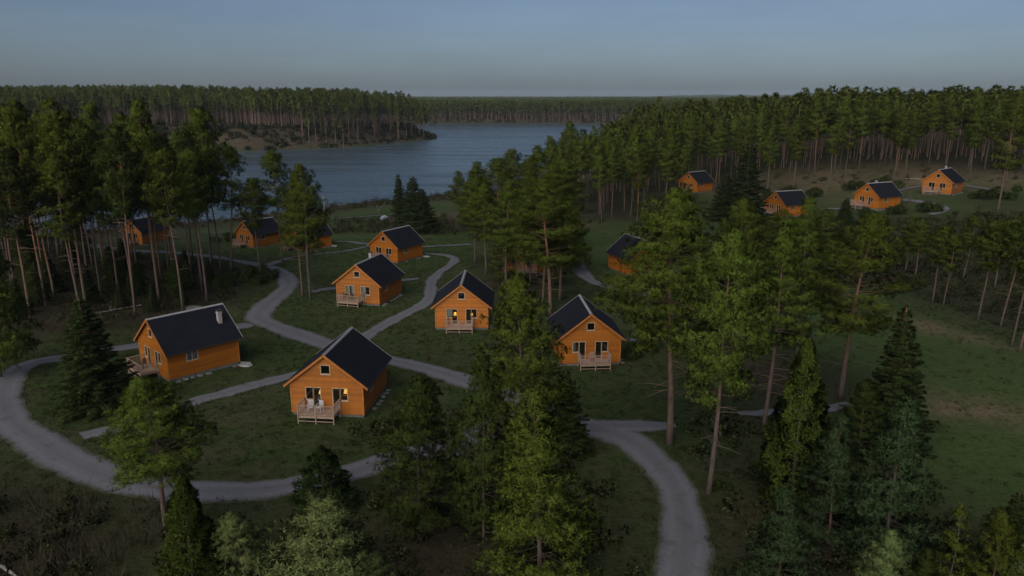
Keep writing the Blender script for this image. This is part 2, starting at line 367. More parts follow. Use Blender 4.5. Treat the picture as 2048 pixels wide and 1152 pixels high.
def H(x,y):
    x=np.asarray(x,float);y=np.asarray(y,float)
    s=6+0.03*np.hypot(x,y)
    num=np.zeros(x.shape);den=np.zeros(x.shape)
    for cx,cy,cz in CTRL:
        w=1/((x-cx)**2+(y-cy)**2+s*s)**2
        num+=w*cz;den+=w
    b=num/den
    sd=lake_sd(x,y)+1.5*np.sin(x*.13+y*.05)+1.2*np.sin(x*.31-y*.17)
    t=np.clip(sd/28,0,1);t=t*t*(3-2*t)
    out=np.where(sd>0,(LAKE_Z+.15)*(1-t)+np.maximum(b,LAKE_Z+.8)*t+.45*np.clip(sd,0,1),LAKE_Z+.15+np.maximum(sd*.12,-3))
    return out

def Hz(x, y): return float(H(np.array([x]), np.array([y]))[0])

HILL_WOOD = [(12,196),(18,188),(30,186),(42,200),(44,214),(56,232),(75,230),(90,226),(101,219),(116,214),(130,206),(146,208),(175,205),(230,215),(380,420),(300,520),(160,600),(75,560),(46,400),(32,320),(20,275),(10,235)]
LEFT_WOOD = [(-41,87),(-58,82),(-78,84),(-130,120),(-190,160),(-190,186),(-135,184),(-118,180),(-104,176),(-96,160),(-72,150),(-56,138),(-44,118),(-40,100)]
BANK = [(48,118),(60,112),(66,92),(62,78),(80,70),(140,90),(150,150),(110,160),(88,160),(70,162),(56,150),(44,140)]
MEADOW = [(26,52),(34,42),(70,30),(80,60),(62,80),(56,98),(42,118),(24,128),(20,140),(28,172),(14,172),(12,140),(24,100),(31,80)]

def smooth01(t): t = np.clip(t, 0, 1); return t*t*(3-2*t)
def axis(lo, hi, c0, c1, step, grow):
    a = list(np.arange(c0, c1, step)); s = step; p = a[-1]
    while p < hi: s *= grow; p += s; a.append(p)
    s = step; p = c0; b = []
    while p > lo: s *= grow; p -= s; b.append(p)
    return np.array(b[::-1] + a)
gx = axis(-7000, 7000, -125, 150, 1.5, 1.09); gy = axis(-120, 9500, 28, 260, 1.5, 1.035)
GX, GY = np.meshgrid(gx, gy); fx, fy = GX.ravel(), GY.ravel(); fz = H(fx, fy)
nx, ny = len(gx), len(gy)
ii = (np.arange(ny-1)[:, None]*nx + np.arange(nx-1)[None]).ravel()
quads = np.stack([ii, ii+1, ii+1+nx, ii+nx], 1).ravel()
lk = lake_sd(fx, fy)
litter = np.maximum(smooth01(.5 - poly_sd(LEFT_WOOD, fx, fy)/9)*.95, smooth01(.5 - poly_sd(HILL_WOOD, fx, fy)/9)*.6)
litter = np.maximum(litter, smooth01(.5 - poly_sd(BANK, fx, fy)/10)*.55)
litter = np.maximum(litter, np.where((fy > 480) & (lk > 0), .97, 0))
litter = np.maximum(litter, np.where((fy < 480) & (lk > 0) & (fx < 20), smooth01(1 - (lk-8)/22)*.75, 0))
for (cx, cy, r) in [(-33,38,14),(-45,43,12),(-4,40,10),(20,42,10),(0,112,9),(27,72,9)]:
    litter = np.maximum(litter, .92*np.exp(-((fx-cx)**2+(fy-cy)**2)/(r*r)))
bare = np.zeros(len(fx))
for (cx, cy, r, a) in [(90,218,20,1.1),(112,208,20,1.1),(130,200,16,1),(74,222,16,1),(100,198,12,.8),(88,190,9,.6),(54,93,3.4,1.3),(57,89,2.6,.9),(59,86,2.2,.8),(41,66,3.6,1.1),(45,64.5,3.4,1.1),(49,64,2.4,.8),(16,180,6,.5),(46,150,4,.9),(-18,214,5,1.0),(-40,94.6,3,.7)]:
    bare = np.maximum(bare, a*np.exp(-((fx-cx)**2+(fy-cy)**2)/(r*r)))
bare = np.maximum(bare, np.where((fy > 480) & (lk > 0), smooth01(1 - lk/40)*.42, 0))
bare = np.maximum(bare, np.where((fy < 480) & (lk > 0), smooth01(1 - lk/7)*.6, 0))
lush = smooth01(.5 - poly_sd(MEADOW, fx, fy)/14)
lush = np.maximum(lush, np.where((lk > 3), smooth01(1 - np.abs(lk-26)/9), 0)*(fy < 300)*.5)
lush = np.maximum(lush, .75*np.exp(-((fx+40)**2+(fy-160)**2)/(40**2)))
gme = np_mesh('ground', np.stack([fx, fy, fz], 1), quads, np.full(len(ii), 4), [M['ground']], smooth=True, attrs=dict(litter=litter, bare=bare, lush=lush))
ground = tag(link('ground', gme), 'dark grass and forest floor of the holiday village', 'ground', kind='structure')

lx = axis(-420, 330, -400, 300, 20, 1.1); 
wb = MB(); wb.add([(-520,150,LAKE_Z),(420,150,LAKE_Z),(420,1040,LAKE_Z),(-520,1040,LAKE_Z)], [(0,1,2,3)])
tag(wb.build('lake', M['water']), 'calm blue lake stretching behind the cabins', 'lake', kind='structure')

# low wooded ridges on the skyline
def ridge(name, x0, x1, y, h, seed, lab):
    r = np.random.default_rng(seed); n = 160; xs = np.linspace(x0, x1, n)
    prof = sum(np.sin(xs/w*6.28 + r.random()*6.28)*a for w, a in ((2600, .5), (900, .25), (300, .1), (90, .05)))
    prof = h*(.75 + .35*prof)*np.sin(np.linspace(.0, math.pi, n))**.5 + r.normal(0, .03, n)*h
    v = []; 
    for k, (dy, f) in enumerate(((-700, 0), (-250, .7), (0, 1), (300, .7), (900, 0))):
        v += [(a, y+dy, 2 + p*f + (r.normal(0, 1.2) if f else -6)) for a, p in zip(xs, prof)]
    q = [(k*n+i, k*n+i+1, (k+1)*n+i+1, (k+1)*n+i) for k in range(4) for i in range(n-1)]
    mb = MB(); mb.add(v, q)
    tag(mb.build(name, M['ridge'], smooth=True), lab, 'hill', kind='structure')
M['ridge'] = simple('wooded_ridge', (.045, .062, .024), .95, .4, .02, .6)
ridge('hill', -5600, -900, 5200, 40, 3, 'low bluish wooded hill on the skyline at the left')
ridge('hill', 900, 6500, 5600, 44, 5, 'low bluish wooded hill on the skyline at the right')

# ------------------------------------------------------------------ roads and paths
ROADS = {
'road_main':[(9.0,35.0,3.4),(10.0,38.6,3.4),(11.0,42.2,3.3),(11.7,46.6,3.3),(11.6,50.4,3.3),(10.6,54.8,3.5),(8.9,57.9,3.9),(5.9,60.2,3.7),(1.7,64.6,3.5),(-5.0,70.3,3.5),(-8.5,73.1,3.3),(-13.1,76.0,3.2),(-18.0,79.1,3.4),(-21.8,81.9,3.6),(-26.8,86.3,4.0),(-32.3,91.9,3.8),(-33.9,98.8,3.6),(-34.0,106.0,3.6),(-34.7,112.7,3.4),(-38.7,123.8,3.3),(-42.7,130.4,3.2),(-48.7,136.0,3.0),(-55.2,143.5,2.9),(-62.7,152.4,2.8),(-72.5,158.0,2.8),(-84.1,164.0,2.8),(-94.9,169.6,2.8),(-106.0,174.7,2.8),(-112.4,171.9,2.8)],
'pad':[(6.5,59.9,2.6),(9.2,59.7,3.2),(11.6,59.8,2.6),(14.2,60.0,1.0)],
'loop':[(6.7,59.4,3.2),(3.3,60.7,3.2),(-0.2,60.5,3.2),(-3.7,56.2,3.1),(-4.9,54.6,3.0),(-6.8,53.9,3.0),(-9.1,53.1,2.9),(-11.4,51.0,2.9),(-13.4,49.7,2.8),(-15.6,48.7,2.8),(-17.9,48.0,2.9),(-20.3,47.7,3.1),(-23.1,47.7,3.4),(-25.8,48.2,3.4),(-30.2,49.8,3.5),(-35.0,52.9,3.5),(-39.1,56.0,3.4),(-43.2,59.6,3.3),(-46.6,63.8,3.2),(-49.0,67.9,3.2),(-50.1,71.2,3.0),(-49.8,73.8,2.8),(-47.8,75.1,2.7),(-45.2,76.9,2.6),(-42.2,78.7,2.6),(-38.4,81.3,2.6),(-35.2,84.6,2.8),(-32.5,88.9,3.2)],
'path1':[(-35.1,56.2,2.3),(-32.8,58.5,2.1),(-29.6,62.9,2.1),(-25.9,66.8,2.1),(-21.4,71.2,2.1),(-19.6,75.3,2.2),(-18.0,79.1,2.4)],
'path2':[(-18.4,80.9,2.6),(-17.2,86.5,2.3),(-15.1,92.9,2.2),(-12.2,101.1,2.2),(-12.1,108.1,2.1),(-12.6,115.0,2.0),(-12.1,122.2,2.0),(-10.6,133.3,2.0),(-11.3,139.4,1.9),(-14.0,143.0,1.9),(-17.3,144.0,1.9)],
'path3':[(-44.4,132.6,2.2),(-44.3,140.0,2.0),(-42.6,147.3,1.8),(-34.6,148.0,1.8),(-29.8,154.4,1.8)],
'path4':[(-39.7,166.5,1.6),(-36.4,165.7,1.6),(-30.0,158.5,1.6)],
'path5':[(-19.0,151.7,1.6),(-14.1,154.9,1.6),(-9.0,158.2,1.6)],
'path6':[(-29.8,107.5,1.6),(-28.1,109.1,1.6),(-26.4,109.9,1.6)],
'path7':[(-18.1,114.7,1.6),(-15.0,116.5,1.6)],
'path8':[(12.8,147.4,3),(11.8,131.7,3),(11.4,122.7,3),(12.2,115.8,2.6),(14.3,111.6,2.2),(16.6,108.8,2.0),(20.2,106.2,1.8)],
'path9':[(12.3,84.4,1.6),(14.4,83.4,1.6),(16.5,81.8,1.6)],
'track':[(20.4,62.7,1.3),(24.4,63.2,1.6),(28.3,64.0,1.4),(31.8,65.5,1.2)],
'r1':[(93.2,178.3,1.8),(95.1,173.2,1.8),(96.3,168.0,2.0),(95.5,164.8,2.2),(91.2,162.8,2.2)],
'r2':[(78.4,175.4,1.6),(77.2,179.5,1.6),(74.8,180.9,1.6)],
'r3':[(93.3,187.4,1.6),(98.2,189.9,1.6),(107.5,197.4,1.6)],
'r4':[(117.5,194.4,1.6),(118.6,188.2,1.8),(117.5,181.2,2.0),(112.2,174.7,2.0)],
'lw':[(-78.1,192.9,1.6),(-75.1,193.6,1.6),(-71.9,193.9,1.6)],
'shore':[(-55.2,213.5,1.4),(-47.8,219.1,1.4),(-38.7,222.3,1.2)],
}
ROAD_PTS = []
def smooth_line(pts, step=.6):
    P = [np.array(p, float) for p in pts]; P = [2*P[0]-P[1]] + P + [2*P[-1]-P[-2]]; out = []
    for i in range(1, len(P)-2):
        a, b, c_, d = P[i-1], P[i], P[i+1], P[i+2]; n = max(2, int(np.linalg.norm((c_-b)[:2])/step))
        for k in range(n):
            t = k/n; out.append(.5*((2*b) + (-a+c_)*t + (2*a-5*b+4*c_-d)*t*t + (-a+3*b-3*c_+d)*t**3))
    out.append(P[-2]); return np.array(out)
def road(name, pts, zoff, label, cat):
    L = smooth_line(pts); n = len(L); d = np.gradient(L[:, :2], axis=0); d /= np.linalg.norm(d, axis=1)[:, None] + 1e-9
    nrm = np.stack([d[:, 1], -d[:, 0]], 1); m = 9
    r = np.random.default_rng(len(ROAD_PTS) + 3)
    def wob(sc_):
        k = np.arange(n)*.6; return sum(a*np.sin(k/w + r.random()*6.28) for w, a in ((3.1, .12), (1.3, .09), (.55, .08), (.33, .06)))*sc_
    wl, wr = wob(1), wob(1)
    V = np.zeros((n, m, 3)); E_ = np.zeros((n, m))
    end = np.minimum(np.minimum(np.arange(n)+1, n-np.arange(n))/2.5, 1)
    for j in range(m):
        s = j/(m-1)*2-1
        half = L[:, 2]/2*(.65+.35*end) + (wl if s < 0 else wr)
        p = L[:, :2] + nrm*(s*half)[:, None]
        V[:, j, :2] = p; V[:, j, 2] = H(p[:, 0], p[:, 1]) + zoff + .05*(1-s*s) - .02*abs(s)**4; E_[:, j] = abs(s)
    q = (np.arange(n-1)[:, None]*m + np.arange(m-1)[None]).ravel()
    f = np.stack([q, q+1, q+1+m, q+m], 1).ravel()
    me = np_mesh(name, V.reshape(-1, 3), f, np.full(len(q), 4), [M['gravel']], smooth=True, attrs=dict(edge=E_.ravel()))
    ROAD_PTS.append(L)
    return tag(link(name, me), label, cat, kind='structure')
RL = {'road_main':('road','wide grey gravel main road winding up from the bottom edge between the cabins'),'loop':('road','grey gravel loop road curving round the nearest cabin and the left edge'),
'path1':('path','straight gravel path passing behind the nearest cabin'),'path2':('path','S-shaped gravel path between the two middle cabins'),'path3':('path','pale path running below the lakeside cabins'),
'path4':('path','short pale path right of the half-hidden lakeside cabin'),'path5':('path','pale path leading right from the cabin behind the chimney cabin'),'path6':('path','short path left of the chimney cabin'),
'path7':('path','short path right of the chimney cabin'),'path8':('path','curving gravel path left of the cabin cut off by tall pines'),'path9':('path','short path right of the dark-windowed cabin'),
'pad':('path','gravel spur pointing right at the main road bend'),'track':('path','faint gravel track behind the tall roadside pines'),'r1':('path','curving path right of the middle hill cabin'),
'r2':('path','short path left of the middle hill cabin'),'r3':('path','pale path left of the highest hill cabin'),'r4':('path','curving path right of the highest hill cabin'),
'lw':('path','pale path left of the lakeside cabins'),'shore':('path','faint pale track along the lake shore')}
for k, (nm, pts) in enumerate(ROADS.items()):
    road(RL[nm][0], pts, .05 + .005*k, RL[nm][1], RL[nm][0])
RP = np.concatenate(ROAD_PTS)
def road_dist(x, y):
    x = np.asarray(x, float); y = np.asarray(y, float); d = np.full(x.shape, 1e9)
    for p in RP[::2]: d = np.minimum(d, np.hypot(x-p[0], y-p[1]) - p[2]/2)
    return d

# ------------------------------------------------------------------ cabins
W, L_, HE, SL, OE, OF, OB = 6.5, 7.3, 3.13, .779, .48, .26, .30
HR = HE + SL*W/2; Z0 = .25; ROW = .16
CACHE = {}
def cached(key, fn):
    if key not in CACHE: CACHE[key] = fn()
    return CACHE[key]

def siding_mesh(name, halfw, ztop, gable, openings, tf):
    """lapped boards on a wall in its own u (along) / z plane; tf maps (u, out, z) to cabin space"""
    mb = MB(); z = Z0; nrows = int(math.ceil((ztop - Z0)/ROW))
    def hw(zz): return halfw if (not gable or zz <= HE) else max(0.0, (HR - zz)/SL)
    for r in range(nrows):
        z0 = Z0 + r*ROW; z1 = min(z0 + ROW, ztop); 
        if z1 - z0 < .01: continue
        a0, a1 = hw(z0), hw(z1)
        cuts = sorted((u0, u1) for (u0, u1, za, zb) in openings if za < (z0+z1)/2 < zb)
        segs = []; cur = None; left = ('e', -1)
        for (u0, u1) in cuts: segs.append((left, ('c', u0))); left = ('c', u1)
        segs.append((left, ('e', 1)))
        for (lt, rt) in segs:
            xl0, xl1 = (-a0, -a1) if lt[0] == 'e' else (lt[1], lt[1])
            xr0, xr1 = (a0, a1) if rt[0] == 'e' else (rt[1], rt[1])
            if xr0 - xl0 < .01: continue
            mb.add([tf(xl0, .032, z0), tf(xr0, .032, z0), tf(xr1, .004, z1), tf(xl1, .004, z1), tf(xl0, 0, z0), tf(xr0, 0, z0)],
                   [(0,1,2,3), (4,5,1,0)])
    return mb.mesh(name, M['siding'])

GROUPS_X = ((-1, 1.2), (1, 1.2))
def zr(z): return Z0 + round((z - Z0)/ROW)*ROW            # snap to a board line
ZT, ZW, ZD = zr(2.72), zr(1.60), zr(.78)
ZA0, ZA1 = zr(3.90), zr(4.72)
FRONT_OPEN = [(-.40, .40, ZA0, ZA1)]
for s, cx in GROUPS_X:
    a = sorted((s*cx - s*.66, s*cx)); b = sorted((s*cx, s*cx + s*.66))
    FRONT_OPEN.append((a[0], a[1], ZD, ZT)); FRONT_OPEN.append((b[0], b[1], ZW, ZT))
SZ0, SZ1 = zr(1.66), zr(2.70); SIDE_OPEN = [(-1.75, -.65, SZ0, SZ1)]     # u measured from the wall's middle, towards the back
tf_front = lambda u, o, z: (u, -o, z)
tf_back = lambda u, o, z: (-u, L_ + o, z)
tf_right = lambda u, o, z: (W/2 + o, L_/2 + u, z)
tf_left = lambda u, o, z: (-W/2 - o, L_/2 - u, z)

def frame_mesh(u0, u1, z0, z1, tf, bar=.07, proud=.05, deep=.09, mull=False, sill=True):
    mb = MB()
    def bx(a, b, c_, d, p=proud, q=deep):
        c8 = [tf(a,p,c_), tf(b,p,c_), tf(b,-q,c_), tf(a,-q,c_), tf(a,p,d), tf(b,p,d), tf(b,-q,d), tf(a,-q,d)]
        mb.add(c8, [(0,3,2,1),(4,5,6,7),(0,1,5,4),(1,2,6,5),(2,3,7,6),(3,0,4,7)])
    e = .045
    bx(u0-e, u0+bar-e, z0-e, z1+e); bx(u1-bar+e, u1+e, z0-e, z1+e)
    bx(u0+bar-e, u1-bar+e, z1-bar+e, z1+e); bx(u0+bar-e, u1-bar+e, z0-e, z0+bar-e)
    if sill: bx(u0-e-.03, u1+e+.03, z0-e-.035, z0-e-.002, proud+.05, .02)
    if mull: bx((u0+u1)/2-.025, (u0+u1)/2+.025, z0+bar-e, z1-bar+e, proud-.012, deep-.01)
    return mb.mesh('window', M['trim_tan'])
def pane_mesh(u0, u1, z0, z1, tf, off=-.03):
    mb = MB(); c8 = [tf(a, o, z) for o in (off, off-.006) for a, z in ((u0,z0),(u1,z0),(u1,z1),(u0,z1))]
    mb.add(c8, [(0,1,2,3),(7,6,5,4),(0,4,5,1),(1,5,6,2),(2,6,7,3),(3,7,4,0)])
    return mb.mesh('pane', M['glass'])
def curtain_mesh(u0, u1, z0, z1, tf, off=-.18):
    mb = MB(); n = 14; v = []
    for i in range(n+1):
        u = u0 + (u1-u0)*i/n; o = off + .025*math.sin(i*2.2)
        v += [tf(u, o, z0), tf(u, o, z1)]
    mb.add(v, [(2*i, 2*i+2, 2*i+3, 2*i+1) for i in range(n)]); return mb.mesh('curtain', M['curtain'])

def roof_panel(sg):
    mb = MB(); n = 16; xe = W/2 + OE; y0, y1 = -OF, L_ + OB
    ln = math.hypot(1, SL); nx_, nz_ = SL/ln, 1/ln
    def pt(x, y, up): return (sg*(x + nx_*up), y, HR - SL*x + nz_*up)
    for k in range(n):
        x0, x1 = xe*k/n, xe*(k+1)/n
        mb.add([pt(x0, y0, .112), pt(x0, y1, .112), pt(x1, y1, .135), pt(x1, y0, .135), pt(x1, y0, .110), pt(x1, y1, .110)], [(0,1,2,3) if sg < 0 else (3,2,1,0), (3,2,5,4) if sg < 0 else (4,5,2,3)])
    a = [pt(0,y0,.03), pt(xe,y0,.03), pt(xe,y1,.03), pt(0,y1,.03), pt(0,y0,.112), pt(xe,y0,.112), pt(xe,y1,.112), pt(0,y1,.112)]
    mb.add(a, [(0,1,2,3),(0,4,5,1),(1,5,6,2),(2,6,7,3)])
    return mb.mesh('roof_panel', M['roof'])
def barge(y0, y1, sg, drop, top, m, over=0):
    xe = W/2 + OE + over; mb = MB()
    p = [(0, HR+top), (sg*xe, HR - SL*xe + top), (sg*xe, HR - SL*xe + top - drop), (0, HR + top - drop)]
    if sg > 0: p = p[::-1]
    mb.prism(p, y0, y1); return mb.mesh('bargeboard', m)

def rail(mb, a, b, z0, z1, n):
    for i in range(1, n):
        t = i/n; x = a[0]+(b[0]-a[0])*t; y = a[1]+(b[1]-a[1])*t
        mb.box(x-.016, x+.016, y-.016, y+.016, z0, z1)

def stone_mesh(key, m):
    def mk():
        r = np.random.default_rng(key); mb = MB(); n = 9; v = []
        prof = [(.0, -.3), (.8, -.25), (1, .0), (.82, .28), (.0, .36)]
        for k, (rr, z) in enumerate(prof[1:4]):
            for i in range(n):
                q = rr*(1 + r.normal(0, .13)); v.append((q*math.cos(6.283*i/n)*.5, q*math.sin(6.283*i/n)*.5, z + r.normal(0, .04)))
        v.append((0, 0, .33)); f = []
        for k in range(2):
            for i in range(n): f.append((k*n+i, k*n+(i+1) % n, (k+1)*n+(i+1) % n, (k+1)*n+i))
        f += [(2*n+i, 2*n+(i+1) % n, 3*n) for i in range(n)]
        mb.add(v, f); return mb.mesh('stone', m, smooth=False)
    return cached(('stone', key, m.name), mk)

def window(root, name, key, op, tf, mull=False, curtain=None, sill=True):
    u0, u1, z0, z1 = op
    w = link(name, cached(('fr', key), lambda: frame_mesh(u0, u1, z0, z1, tf, mull=mull, sill=sill)), root)
    link('pane', cached(('pa', key), lambda: pane_mesh(u0+.025, u1-.025, z0+.025, z1-.025, tf)), w)
    if curtain:
        f0, f1 = curtain; link('curtain', cached(('cu', key, curtain), lambda: curtain_mesh(u0+.03+(u1-u0-.06)*f0, u0+.03+(u1-u0-.06)*f1, z0+.02, z1-.02, tf)), w)
    return w

def cabin(x, y, yaw, label, deck=-.25, chimney=None, curtains=None, side_cur=None, stones=True, slab=False):
    z = Hz(x, y); c0, s0 = math.cos(R(yaw)), math.sin(R(yaw))
    zs = [Hz(x + px*c0 - py*s0, y + px*s0 + py*c0) for px in (-W/2, 0, W/2) for py in (0, L_/2, L_)]
    z = max(z, (max(zs) + z)/2 - .05)
    root = empty('wooden_cabin', (x, y, z), R(yaw), label=label, cat='cabin', group='orange wooden cabins of the holiday village')
    tone = float(np.random.default_rng(int(abs(x)*37+y)).uniform(.04, .26))
    def P(nm, key, fn):
        o_ = link(nm, cached(key, fn), root)
        if nm == 'wall': o_['tone'] = tone
        return o_
    P('wall', 'wf', lambda: siding_mesh('wall', W/2, HR, True, FRONT_OPEN, tf_front))
    P('wall', 'wb', lambda: siding_mesh('wall', W/2, HR, True, [], tf_back))
    P('wall', 'wr', lambda: siding_mesh('wall', L_/2, HE, False, SIDE_OPEN, tf_right))
    P('wall', 'wl', lambda: siding_mesh('wall', L_/2, HE, False, [(1.0, 1.7, SZ0, SZ1)], tf_left))
    def plinth():
        mb = MB(); mb.box(-W/2+.06, W/2-.06, .06, L_-.06, -1.2, Z0+.01); return mb.mesh('plinth', M['stone'])
    P('plinth', 'pl', plinth)
    def floor_in():
        mb = MB(); mb.box(-W/2+.1, W/2-.1, .1, L_-.1, Z0+.02, Z0+.1); mb.box(-W/2+.1, W/2-.1, 2.9, 2.96, Z0+.1, 3.2)
        mb.box(-W/2+.1, W/2-.1, .12, L_-.1, 3.05, 3.11); return mb.mesh('interior', M['dark_in'])
    P('interior', 'in', floor_in)
    for sg in (-1, 1):
        P('roof_panel', ('rp', sg), lambda: roof_panel(sg))
        P('bargeboard', ('bf', sg), lambda: barge(-OF-.05, -OF-.003, sg, .24, .135, M['trim_orange'], .02))
        P('verge_strip', ('bb', sg), lambda: barge(L_+OB+.003, L_+OB+.05, sg, .20, .19, M['metal_pale'], .03))
        for yy in (0, 1):
            def corner():
                mb = MB(); xs = sorted((sg*(W/2+.034), sg*(W/2-.11)))
                y0 = -.038 if yy == 0 else L_-.10; mb.box(xs[0], xs[1], y0, y0+.138, Z0-.04, HE - (.0 if True else 0)); return mb.mesh('corner_board', M['trim_orange'])
            P('corner_board', ('cb', sg, yy), corner)
    def ridge_cap():
        mb = MB(); yb = L_+OB; t = HR + .155
        mb.prism([(-.16, t-.115), (0, t), (.16, t-.115), (.16, t-.09), (0, t+.03), (-.16, t-.09)], -OF-.02, yb); return mb.mesh('ridge_cap', M['metal_pale'])
    P('ridge_cap', 'rc', ridge_cap)
    def gutter(sg):
        mb = MB(); xg = sg*(W/2+OE+.06); zg = HR - SL*(W/2+OE) + .05
        mb.tube([(xg, -OF, zg), (xg, L_+OB, zg)], .055, 6); return mb.mesh('gutter', M['dark_metal'])
    for sg in (-1, 1): P('gutter', ('gu', sg), lambda: gutter(sg))
    cu = curtains or {}
    window(root, 'attic_window', 'att', FRONT_OPEN[0], tf_front)
    for gi, s in ((0, -1), (1, 1)):
        d, wv = FRONT_OPEN[1+2*gi], FRONT_OPEN[2+2*gi]
        dr = window(root, 'door', ('door', gi), d, tf_front, curtain=cu.get(('d', s)), sill=False)
        def handle():
            mb = MB(); hx = s*1.2 - s*.07; mb.box(min(hx, hx-s*.02), max(hx, hx-s*.02), -.09, -.05, 1.5, 1.62); return mb.mesh('handle', M['dark_metal'])
        link('handle', cached(('hd', s), handle), dr)
        window(root, 'window', ('win', gi), wv, tf_front, curtain=cu.get(('w', s)))
    window(root, 'window', 'side', SIDE_OPEN[0], tf_right, mull=True, curtain=side_cur)
    window(root, 'window', 'sidel', (1.0, 1.7, SZ0, SZ1), tf_left)
    # deck -------------------------------------------------------
    w2, dd, zd = 1.55, 1.65, .72
    def dk():
        mb = MB(); n = 12
        for i in range(n):
            y0 = -.06 - dd*i/n; mb.box(-w2, w2, y0 - dd/n + .012, y0, zd-.035, zd)
        mb.box(-w2, w2, -.06-dd, -.06-dd+.05, zd-.2, zd-.037); mb.box(-w2, -w2+.05, -.06-dd+.052, -.07, zd-.2, zd-.037); mb.box(w2-.05, w2, -.06-dd+.052, -.07, zd-.2, zd-.037)
        return mb.mesh('deck', M['deck_wood'])
    dko = link('deck', cached('dk', dk), root); dko.location = (deck, 0, 0)
    yf = -.06-dd-.03; D = lambda nm, key, fn: link(nm, cached(key, fn), dko)
    def post(px, py, z0=-1.0, z1=zd+.98):
        mb = MB(); mb.box(px-.04, px+.04, py-.04, py+.04, z0, z1); return mb.mesh('post', M['deck_wood'])
    for px, py in ((-w2-.02, yf), (0, yf), (w2+.02, yf), (-w2-.042, -.11), (w2+.042, -.11)): D('post', ('po', px, py), lambda: post(px, py, z1=zd+(.93 if px == 0 else .98)))
    def bar(a, b, z0, z1, t=.03):
        mb = MB(); mb.box(min(a[0], b[0])-t, max(a[0], b[0])+t, min(a[1], b[1])-t, max(a[1], b[1])+t, z0, z1); return mb.mesh('rail', M['deck_wood'])
    fl, fr_, bl, br = (-w2+.05, yf), (w2-.05, yf), (-w2-.03, -.17), (w2+.03, -.17); flo, fro = (-w2-.03, yf+.08), (w2+.03, yf+.08)
    for nm, a, b in (('front', fl, fr_), ('l', flo, bl), ('r', fro, br)):
        D('top_rail', ('tr', nm), lambda: bar(a, b, zd+.93, zd+.975, .045)); D('bottom_rail', ('br', nm), lambda: bar(a, b, zd+.10, zd+.15, .022))
        def bal():
            mb = MB(); rail(mb, a, b, zd+.15, zd+.93, 21 if nm == 'front' else 11); return mb.mesh('balustrade', M['deck_wood'])
        D('balustrade', ('ba', nm), bal)
    D('brace', 'brc', lambda: bar(fl, fr_, .22, .28, .02)); D('brace', 'brc2', lambda: bar(fl, fr_, -.10, -.04, .02))
    if chimney:
        cx, cy, ch = chimney
        def chim():
            zb = HR - SL*abs(cx) - .25; mb = MB(); zt = HR - SL*abs(cx) + ch
            mb.box(cx-.2, cx+.2, cy-.2, cy+.2, zb, zt); mb.box(cx-.24, cx+.24, cy-.24, cy+.24, zt-.16, zt-.08); return mb.mesh('chimney', M['chimney'])
        co = P('chimney', ('ch', chimney), chim)
        def cap():
            zt = HR - SL*abs(cx) + ch; mb = MB(); mb.box(cx-.16, cx+.16, cy-.16, cy+.16, zt, zt+.12); mb.box(cx-.28, cx+.28, cy-.28, cy+.28, zt+.12, zt+.16); return mb.mesh('chimney_cap', M['dark_metal'])
        link('chimney_cap', cached(('cc', chimney), cap), co)
    if stones:
        r = np.random.default_rng(int(abs(x*10)) + 1)
        for i in range(8):
            if r.random() < .25: continue
            yy = .5 + i*.86 + r.normal(0, .15); st = link('foundation_stone', stone_mesh(int(r.integers(6)), M['stone']), root)
            st.location = (W/2+.30 + r.random()*.1, yy + r.normal(0, .07), zs_at(x, y, yaw, W/2+.3, yy) - z + .0)
            st.rotation_euler = (0, 0, r.random()*6.28); st.scale = (.42+r.random()*.3, .40+r.random()*.3, .26+r.random()*.2)
    if slab:
        st = link('stone_slab', stone_mesh(2, M['stone_pale']), root); st.location = (W/2+.7, L_+.2, zs_at(x, y, yaw, W/2+.7, L_+.2)-z+.1); st.scale = (1.8, 1.2, .5)
    return root, z
def zs_at(x, y, yaw, px, py):
    c0, s0 = math.cos(R(yaw)), math.sin(R(yaw)); return Hz(x + px*c0 - py*s0, y + px*s0 + py*c0)

